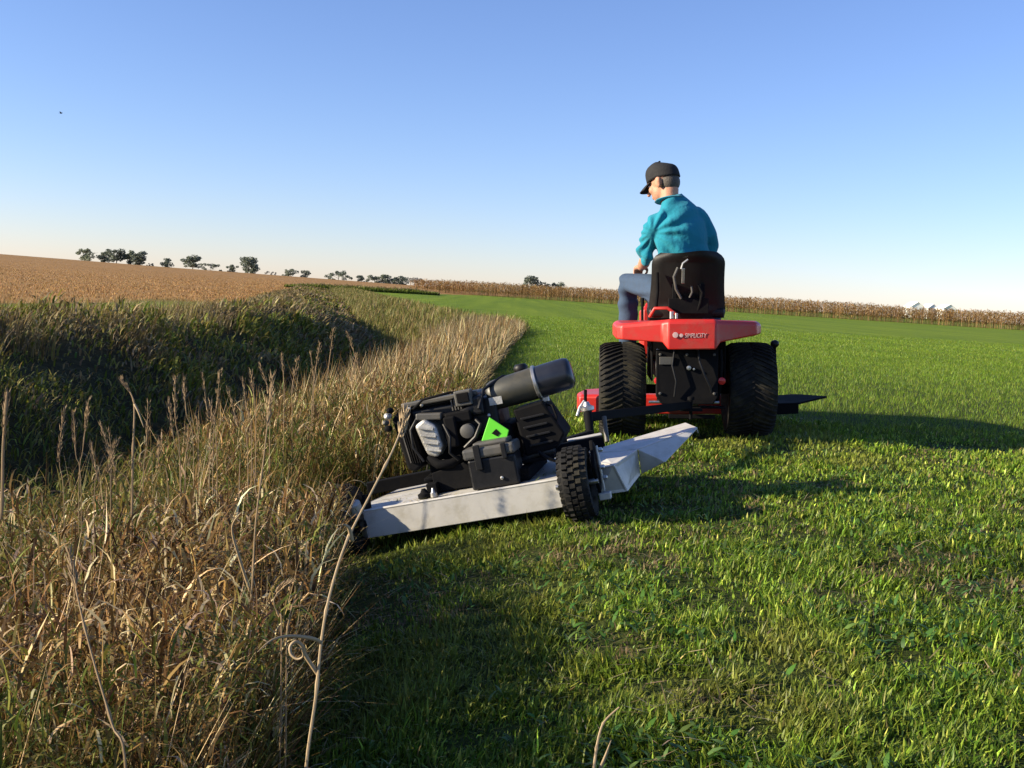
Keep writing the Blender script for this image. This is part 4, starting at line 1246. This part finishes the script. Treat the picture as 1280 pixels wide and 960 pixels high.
# ------------------------------------------------------------------ rider
def rider():
    P = empty('person'); P.matrix_world = TRM
    tag(P, 'man in turquoise polo shirt and black cap riding the tractor, looking left', 'person')
    fwd = Vector((-.80, .52, -.30)).normalized()
    up = Vector((-.06, .10, 1)); up = (up - fwd * up.dot(fwd)).normalized()
    rt = fwd.cross(up)
    HR = Matrix((rt, fwd, up)).transposed()
    def twist(p):
        # upper body turned to the left above the waist
        q = Vector(p); k = max(0.0, min(1.0, (q.z - .95) / .35)); k = k * k * (3 - 2 * k)
        c = Vector((-.03, -.01, 0)); a_ = rad(21) * k
        d = q - c
        return Vector((c.x + d.x * math.cos(a_) - d.y * math.sin(a_), c.y + d.x * math.sin(a_) + d.y * math.cos(a_), q.z))
    HC = Vector((-.155, .040, 1.700))
    h2 = lambda x, y, z: HC + HR @ Vector((x, y, z))
    S = 1.06
    b = MB()
    b.ellipsoid(h2(0, -.012, .03), (.076 * S, .098 * S, .094 * S), HR)
    b.ellipsoid(h2(0, .030, -.045), (.060 * S, .066 * S, .068 * S), HR)
    b.ellipsoid(h2(0, .062, -.098), (.030, .028, .022), HR)
    b.capsules([h2(0, .098, .012), h2(0, .112, -.012), h2(0, .126, -.036)], [.010, .012, .015], 10)
    b.ellipsoid(h2(0, .086, .030), (.055, .018, .014), HR)
    b.ellipsoid(h2(0, .094, -.072), (.026, .012, .008), HR)
    for s in (-1, 1):
        b.ellipsoid(h2(s * .040, .070, -.025), (.024, .026, .028), HR)
        b.ellipsoid(h2(s * .086, -.006, -.006), (.013, .023, .038), HR)
        b.ellipsoid(h2(s * .094, -.016, .008), (.010, .018, .024), HR)
    b.capsules([h2(0, -.035, -.05), (-.115, .0, 1.58), (-.085, -.01, 1.50)], [.062, .060, .070], 14)
    # trunk
    nb = len(b.v)
    b.tube([(0, .0, .88), (0, -.02, 1.0), (-.03, -.02, 1.25), (-.06, -.01, 1.42), (-.08, -.01, 1.50)], [(.10, .14), (.10, .14), (.11, .16), (.10, .16), (.06, .09)], 20)
    # arms
    b.capsules([twist((-.18, -.015, 1.445)), twist((-.225, .0, 1.40)), (-.258, .002, 1.30), (-.268, .032, 1.20), (-.276, .14, 1.17), (-.288, .245, 1.150)], [.048, .046, .044, .041, .040, .030], 14)
    b.capsules([twist((.065, -.02, 1.465)), twist((.105, -.01, 1.42)), (.145, .045, 1.34), (.168, .10, 1.225), (.19, .26, 1.19), (.175, .40, 1.165)], [.050, .048, .046, .042, .040, .029], 14)
    # legs inside the trousers
    for s in (-1, 1):
        hp, kn, an = Vector((s * .095, .02, .94)), Vector((-.37, .40, 1.04) if s < 0 else (.205, .42, 1.03)), Vector((-.37, .50, .60) if s < 0 else (.24, .52, .60))
        b.capsules([hp, (hp + kn) / 2 + Vector((0, 0, .01)), kn, (kn + an) / 2 + Vector((0, -.01, 0)), an], [.085, .070, .055, .050, .038], 14)

    def hand(wrist, along, normal, thumb_side):
        """palm with four curled fingers and a thumb; along = wrist to knuckles, normal = palm side"""
        al = Vector(along).normalized(); nn = Vector(normal); nn = (nn - al * nn.dot(al)).normalized(); si = al.cross(nn) * thumb_side
        w_ = Vector(wrist)
        rot = Matrix((si, al, nn)).transposed()
        b.ellipsoid(w_ + al * .045, (.043, .058, .020), rot)
        for i, (o, ln) in enumerate(((.030, .085), (.010, .095), (-.010, .088), (-.029, .070))):
            k0 = w_ + al * (.092 - .006 * abs(i - 1)) + si * o
            p1 = k0 + (al * .8 + nn * .6) * ln * .42
            p2 = p1 + (al * -.15 + nn * 1.0) * ln * .33
            p3 = p2 + (al * -.9 + nn * .45) * ln * .25
            b.capsules([w_ + al * .06 + si * o, k0, p1, p2, p3], [.0095, .0095, .0088, .0080, .0070], 8)
        t0 = w_ + al * .02 + si * .032
        b.capsules([t0, t0 + si * .022 + al * .028 + nn * .012, t0 + si * .024 + al * .052 + nn * .030, t0 + si * .012 + al * .072 + nn * .042], [.014, .0115, .0100, .0085], 8)
    hand((-.289, .25, 1.150), (-.18, 1, -.12), (0, -.1, -1), -1)
    hand((.175, .405, 1.165), (-.1, 1, -.12), (0, -.15, -1), 1)
    bake(b, 'body', .0075, 3, SKIN, P)

    # shirt
    s_ = MB()
    s_.tube([(0, .0, .87), (0, -.02, .97), (-.012, -.035, 1.08), (-.03, -.04, 1.20), (-.05, -.035, 1.32), (-.060, -.025, 1.42), (-.070, -.012, 1.50), (-.084, -.004, 1.555), (-.102, .002, 1.60)],
            [(.122, .168), (.130, .172), (.130, .170), (.132, .172), (.135, .182), (.126, .182), (.106, .148), (.084, .098), (.070, .072)], 28)
    s_.v = [twist(p) for p in s_.v]
    s_.capsules([twist((-.18, -.015, 1.452)), twist((-.225, .0, 1.41)), (-.258, .000, 1.30), (-.268, .022, 1.215)], [.074, .072, .062, .058], 16)
    s_.capsules([twist((.065, -.02, 1.47)), twist((.110, -.01, 1.43)), (.145, .045, 1.35), (.166, .085, 1.265)], [.074, .070, .064, .058], 16)

    def folds(co):
        x, y, z = co[:, 0], co[:, 1], co[:, 2]
        # creases fan out from the left armpit down and across the back, plus soft crumple
        dx, dz = x + .235, z - 1.36
        r_ = np.hypot(dx, dz); th = np.arctan2(dz, dx)
        ridge = 1 - 2 * np.abs(2 * vnoise(x * 11 + 5 * z, z * 6 - 4 * x + y * 6, 1.0, 12) - 1)
        fan = np.sin(th * 11 + 2.5 * vnoise(x * 10, z * 10, 1.0, 3)) * np.exp(-(r_ / .30) ** 2) * np.clip((r_ - .03) / .12, 0, 1)
        sag = np.sin((z + .45 * x) * 62 + 3 * vnoise(x * 7, z * 7, 1.0, 5)) * np.exp(-((z - 1.17) / .12) ** 2)
        cr_ = vnoise(x * 16, z * 16 + y * 9, 1.0, 8) - .5
        return .015 * fan + .010 * sag + .006 * cr_ + .0045 * ridge
    bake(s_, 'shirt', .0065, 3, SHIRT, P, folds)
    col = MB()
    ring = []
    for k in range(24):
        t = 2 * math.pi * k / 24
        ring.append(Vector((-.110 + .082 * math.cos(t), .004 + .082 * math.sin(t), 1.588 - .014 * math.sin(t) + .008 * math.cos(t))))
    col.tube(ring, [(.024, .009)] * 24, 8, close=True).build('collar', SHIRT, P)
    # jeans
    j = MB()
    j.ellipsoid((0, .01, .955), (.185, .150, .115))
    j.tube([(0, .0, .93), (0, -.01, 1.03)], [(.135, .180), (.130, .172)], 24)
    for s in (-1, 1):
        hp, kn, an = Vector((s * .098, .03, .945)), Vector((-.372, .40, 1.045) if s < 0 else (.205, .42, 1.035)), Vector((-.372, .495, .60) if s < 0 else (.24, .52, .60))
        j.capsules([hp, hp.lerp(kn, .5) + Vector((0, 0, .012)), kn, kn.lerp(an, .45) + Vector((0, -.012, 0)), an], [.112, .095, .078, .070, .064], 18)

    def jf(co):
        x, y, z = co[:, 0], co[:, 1], co[:, 2]
        return .006 * np.sin(z * 70 + 4 * vnoise(x * 9, z * 9, 1, 2)) * np.exp(-((z - .95) / .12) ** 2) + .005 * (vnoise(x * 14 + y * 8, z * 14, 1, 6) - .5)
    bake(j, 'jeans', .0095, 3, DENIM, P, jf)
    belt = [Vector((.176 * math.cos(t), -.005 + .133 * math.sin(t), 1.025)) for t in [2 * math.pi * k / 28 for k in range(28)]]
    MB().tube(belt, [(.018, .008)] * 28, 8, close=True).build('belt', BOOT, P)
    for s in (-1, 1):
        ax_ = -.372 if s < 0 else .24
        an = Vector((ax_, .50 if s < 0 else .525, .56))
        bo = MB(); bo.capsules([an + Vector((0, 0, .08)), an, an + Vector((s * .01, .03, -.005))], [.052, .050, .050], 14)
        bo.ellipsoid(an + Vector((s * .02, .10, -.012)), (.046, .125, .046))
        bo.box(an + Vector((s * .018, .08, -.054)), (.088, .25, .016))
        bake(bo, 'boot', .009, 3, BOOT, P)
    # hair, cap, eyes
    hb = MB(); hb.ellipsoid(h2(0, -.046, -.004), (.0770, .071, .078), HR)
    ho = hb.build('hair', HAIR, P)
    for s in (-1, 1):
        MB().ellipsoid(h2(s * .034, .088, .006), (.013, .009, .009), HR, 12, 8).build('eye', WHT, P)
    cp = empty('cap', (0, 0, 0), P)
    v, f_ = [], []
    nu, nv = 32, 10
    for jv in range(nv + 1):
        tv = jv / nv
        for i in range(nu):
            a = 2 * math.pi * i / nu
            fr = math.sin(a)                         # +1 front
            prof = (1 - tv ** 4.2) ** .5 if jv < nv else 0.0
            flat = 1 + .05 * max(0, fr)
            rx, ry = .094 * prof, .116 * prof * flat
            zz = .030 - .012 * fr * 0 - .016 * (fr < 0) * (-fr) * 1.2 + (.124 - .010 * (fr < 0) * (-fr)) * tv * (1 + .04 * max(0, fr) * (1 - tv))
            v.append(h2(rx * math.cos(a), -.010 + ry * math.sin(a), zz))
    for jv in range(nv):
        for i in range(nu):
            f_.append((jv * nu + i, jv * nu + (i + 1) % nu, (jv + 1) * nu + (i + 1) % nu, (jv + 1) * nu + i))
    co_ = MB().add(v, f_).build('crown', CAPM, cp, 60)
    sol = co_.modifiers.new('solid', 'SOLIDIFY'); sol.thickness = .004
    MB().ellipsoid(h2(0, -.010, .154), (.009, .009, .005), HR, 10, 6).build('button', CAPM, cp)
    v, f_ = [], []
    na, nr = 15, 6
    for ir in range(nr + 1):
        for ia in range(na):
            a = math.pi * (0.20 + .60 * ia / (na - 1))
            q = ir / nr
            x = .089 * math.cos(a) * (1 - .04 * q)
            y = -.010 + .113 * math.sin(a) + q * .082 * math.sin(a) ** .55
            z = .034 - .026 * q - .16 * (x * x) / .09 - .010 * q * q
            v.append(h2(x, y, z))
    for ir in range(nr):
        for ia in range(na - 1):
            p = ir * na + ia
            f_.append((p, p + 1, p + na + 1, p + na))
    bo_ = MB().add(v, f_).build('brim', CAPM, cp, 60)
    sol = bo_.modifiers.new('solid', 'SOLIDIFY'); sol.thickness = .005
    return P


tractor()
mower()
rider()


# ------------------------------------------------------------------ single stalks that stand out of the bank grass
def stalk(name, label, path, r0_, r1_, heads=(), leaves=(), group=None, hr=.008, m_=None):
    m_ = m_ or STRAW
    path = [Vector(p) for p in path]
    gz_ = float(zt(path[0].x, path[0].y)) - .01
    if path[0].z > gz_ + .03:
        path = [Vector((path[0].x + .01, path[0].y + .01, gz_))] + path
    base = path[0].copy()
    root = empty(name, base); tag(root, label, 'grass stalk', group)
    loc = [Vector(p) - base for p in path]
    # smooth the path
    pts = []
    for i in range(len(loc) - 1):
        p0, p1, p2, p3 = loc[max(i - 1, 0)], loc[i], loc[i + 1], loc[min(i + 2, len(loc) - 1)]
        for k in range(6):
            t = k / 6
            pts.append(.5 * ((2 * p1) + (p2 - p0) * t + (2 * p0 - 5 * p1 + 4 * p2 - p3) * t * t + (3 * p1 - p0 - 3 * p2 + p3) * t ** 3))
    pts.append(loc[-1])
    n = len(pts)
    MB().tube(pts, [r0_ + (r1_ - r0_) * i / (n - 1) + (.0012 if i % 9 == 4 else 0) for i in range(n)], 7).build('stem', m_, root)
    for ln in heads:
        # feathery seed head: many small spikelets hugging the upper stem
        rr = random.Random(int(base.x * 1000) + n)
        d = (pts[-1] - pts[-3]).normalized()
        mb = MB()
        for k in range(46):
            t = rr.random()
            c = pts[-1] - d * ln * t
            w_ = hr * (1.2 - abs(t - .45) * 1.3)
            o_ = Vector((rr.gauss(0, 1), rr.gauss(0, 1), rr.gauss(0, .3))).normalized() * w_ * rr.uniform(.3, 1)
            q = (d + o_.normalized() * .35 + Vector((0, 0, .2))).to_track_quat('Z', 'X').to_matrix()
            p = [Vector((-.0016, 0, 0)), Vector((.0016, 0, 0)), Vector((0, .0016, .004)), Vector((0, 0, .019))]
            mb.add([c + o_ + q @ z for z in p], [(0, 1, 3), (1, 2, 3), (2, 0, 3), (0, 2, 1)])
        mb.build('seed_head', m_, root, 0)
    for (path_l, wl) in leaves:
        lq = [Vector(p) - base for p in path_l]
        lp = []
        for i in range(len(lq) - 1):
            p0, p1, p2, p3 = lq[max(i - 1, 0)], lq[i], lq[i + 1], lq[min(i + 2, len(lq) - 1)]
            for k in range(5):
                t = k / 5
                lp.append(.5 * ((2 * p1) + (p2 - p0) * t + (2 * p0 - 5 * p1 + 4 * p2 - p3) * t * t + (3 * p1 - p0 - 3 * p2 + p3) * t ** 3))
        lp.append(lq[-1])
        v, f_ = [], []
        for i, p in enumerate(lp):
            t = (lp[min(i + 1, len(lp) - 1)] - lp[max(i - 1, 0)]).normalized()
            sd = t.cross(Vector((.25, -1, .2))).normalized()
            wq = wl * (1 - .85 * (i / (len(lp) - 1)) ** 2)
            v += [p - sd * wq, p + Vector((0, -wq * .5, 0)), p + sd * wq]
        for i in range(len(lp) - 1):
            for k in (0, 1):
                q = i * 3 + k
                f_.append((q, q + 1, q + 4, q + 3))
        lo = MB().add(v, f_).build('leaf', STRAW, root, 60)
        sm = lo.modifiers.new('solid', 'SOLIDIFY'); sm.thickness = .0012


def at(px, py, y):
    """a point seen at this photo position, y metres ahead (used once, to read heights off the picture)"""
    d = fw * 1350 + cr * (px - 640) - cu * (py - 480)
    d = d / d.y
    return Vector((0, 0, CAM_H)) + d * y


# the long stalk that leans across the mower's left end
stalk('bent_stalk', 'long pale dry stalk leaning across the left end of the mower',
      [at(381, 985, 1.74), at(395, 870, 1.76), at(402, 800, 1.78), at(412, 745, 1.80), at(432, 680, 1.83), at(462, 620, 1.88), at(490, 565, 1.93), at(503, 532, 1.96), at(507, 515, 1.97)], .0031, .0014, heads=(.05,),
      leaves=[([at(399, 845, 1.77), at(390, 832, 1.765), at(381, 818, 1.76), at(378, 808, 1.755), at(370, 802, 1.75), at(363, 808, 1.745), at(364, 818, 1.74), at(372, 824, 1.735), at(379, 820, 1.73), at(377, 811, 1.725), at(371, 810, 1.72)], .0036),
              ([at(402, 804, 1.78), at(390, 798, 1.76), at(362, 795, 1.74), at(340, 800, 1.72), at(322, 815, 1.70)], .0034),
              ([at(440, 677, 1.84), at(436, 660, 1.83), at(428, 655, 1.82)], .0040)])
stalk('dry_stalk', 'straight dry stalk standing left of the mower with a frayed tip',
      [at(312, 800, 2.35), at(316, 720, 2.37), at(320, 650, 2.40), at(330, 570, 2.44), at(341, 470, 2.48)], .0026, .0014, heads=(.12,), m_=OLDST,
      leaves=[([at(314, 742, 2.36), at(300, 700, 2.34), at(290, 660, 2.32), at(302, 640, 2.3)], .0035)])
stalk('dry_stalk', 'dry stalk leaning left in the bottom left foreground grass',
      [at(158, 975, 1.50), at(140, 905, 1.52), at(118, 830, 1.55), at(100, 760, 1.58), at(86, 690, 1.62)], .0022, .0012, heads=(.06,), m_=OLDST, hr=.004)
stalk('dry_stalk', 'thick reddish brown stalk at the left edge of the picture',
      [at(-6, 700, 2.6), at(2, 640, 2.6), at(4, 560, 2.6), at(9, 490, 2.6)], .0048, .003, heads=(.12,), m_=OLDST)
stalk('dry_stalk', 'branched pale stalk with a drooping tip above the dark ditch',
      [at(165, 640, 3.4), at(166, 570, 3.42), at(168, 515, 3.45), at(165, 495, 3.46), at(152, 474, 3.47)], .0042, .0020,
      leaves=[([at(168, 505, 3.45), at(173, 515, 3.44), at(180, 535, 3.43)], .004)], heads=(.05,), m_=OLDST)
stalk('dry_stalk', 'short zigzag stem standing in the shade beside the curled leaf',
      [at(352, 800, 1.95), at(348, 770, 1.96), at(342, 752, 1.96), at(350, 738, 1.97), at(360, 730, 1.97)], .0014, .0011, heads=(.03,), hr=.004, m_=OLDST)
stalk('dry_stalk', 'thin looped stem standing in the shade under the mower wheel',
      [at(358, 840, 1.95), at(359, 790, 1.96), at(366, 755, 1.97), at(377, 730, 1.98), at(374, 729, 1.985)], .0013, .0010, m_=OLDST)
stalk('lawn_twig', 'forked brown stem sticking up from the lawn at the bottom edge',
      [at(742, 972, 2.02), at(745, 940, 2.04), at(750, 915, 2.05), at(757, 900, 2.06), at(774, 884, 2.07)], .0036, .0016,
      leaves=[([at(750, 962, 2.03), at(757, 945, 2.03), at(764, 925, 2.03)], .004)])
# seed heads standing against the dark ditch
heads_px = [(80, 510, 620, 3.2), (92, 515, 600, 3.4), (111, 500, 600, 3.5), (113, 555, 615, 3.0), (125, 530, 600, 3.6), (136, 538, 610, 3.4), (146, 550, 605, 3.3),
            (185, 502, 590, 3.8), (200, 548, 590, 3.6), (210, 500, 575, 3.9), (219, 470, 560, 4.0), (235, 530, 570, 3.8), (253, 465, 545, 4.3), (262, 500, 545, 4.2),
            (275, 462, 535, 4.5), (285, 485, 540, 4.4), (303, 473, 525, 4.8), (313, 462, 520, 4.9), (323, 452, 500, 5.2), (352, 442, 500, 5.6), (372, 448, 505, 5.8),
            (400, 428, 490, 6.6), (417, 410, 480, 7.2), (434, 415, 480, 7.4), (388, 440, 490, 6.2), (446, 442, 480, 7.2), (230, 470, 545, 4.2), (246, 520, 565, 4.0)]
for i, (px, pt, pb, y) in enumerate(heads_px):
    b_ = at(px + random.uniform(-14, 30), pb + 20, y)
    tp = at(px, pt, y)
    mid = (b_ + tp) / 2 + Vector((random.uniform(-.02, .02), 0, 0))
    gz = float(zt(b_.x, b_.y))
    base = Vector((b_.x + .02, b_.y, min(gz, b_.z)))
    stalk('seed_stalk', 'slim dry grass stalk with a feathery seed head against the dark ditch', [base, b_, mid, tp], .0017 * y / 4, .0011 * y / 4, heads=(random.uniform(.10, .20),), group='seed heads along the ditch edge', hr=random.uniform(.006, .012) * y / 4, m_=OLDST)
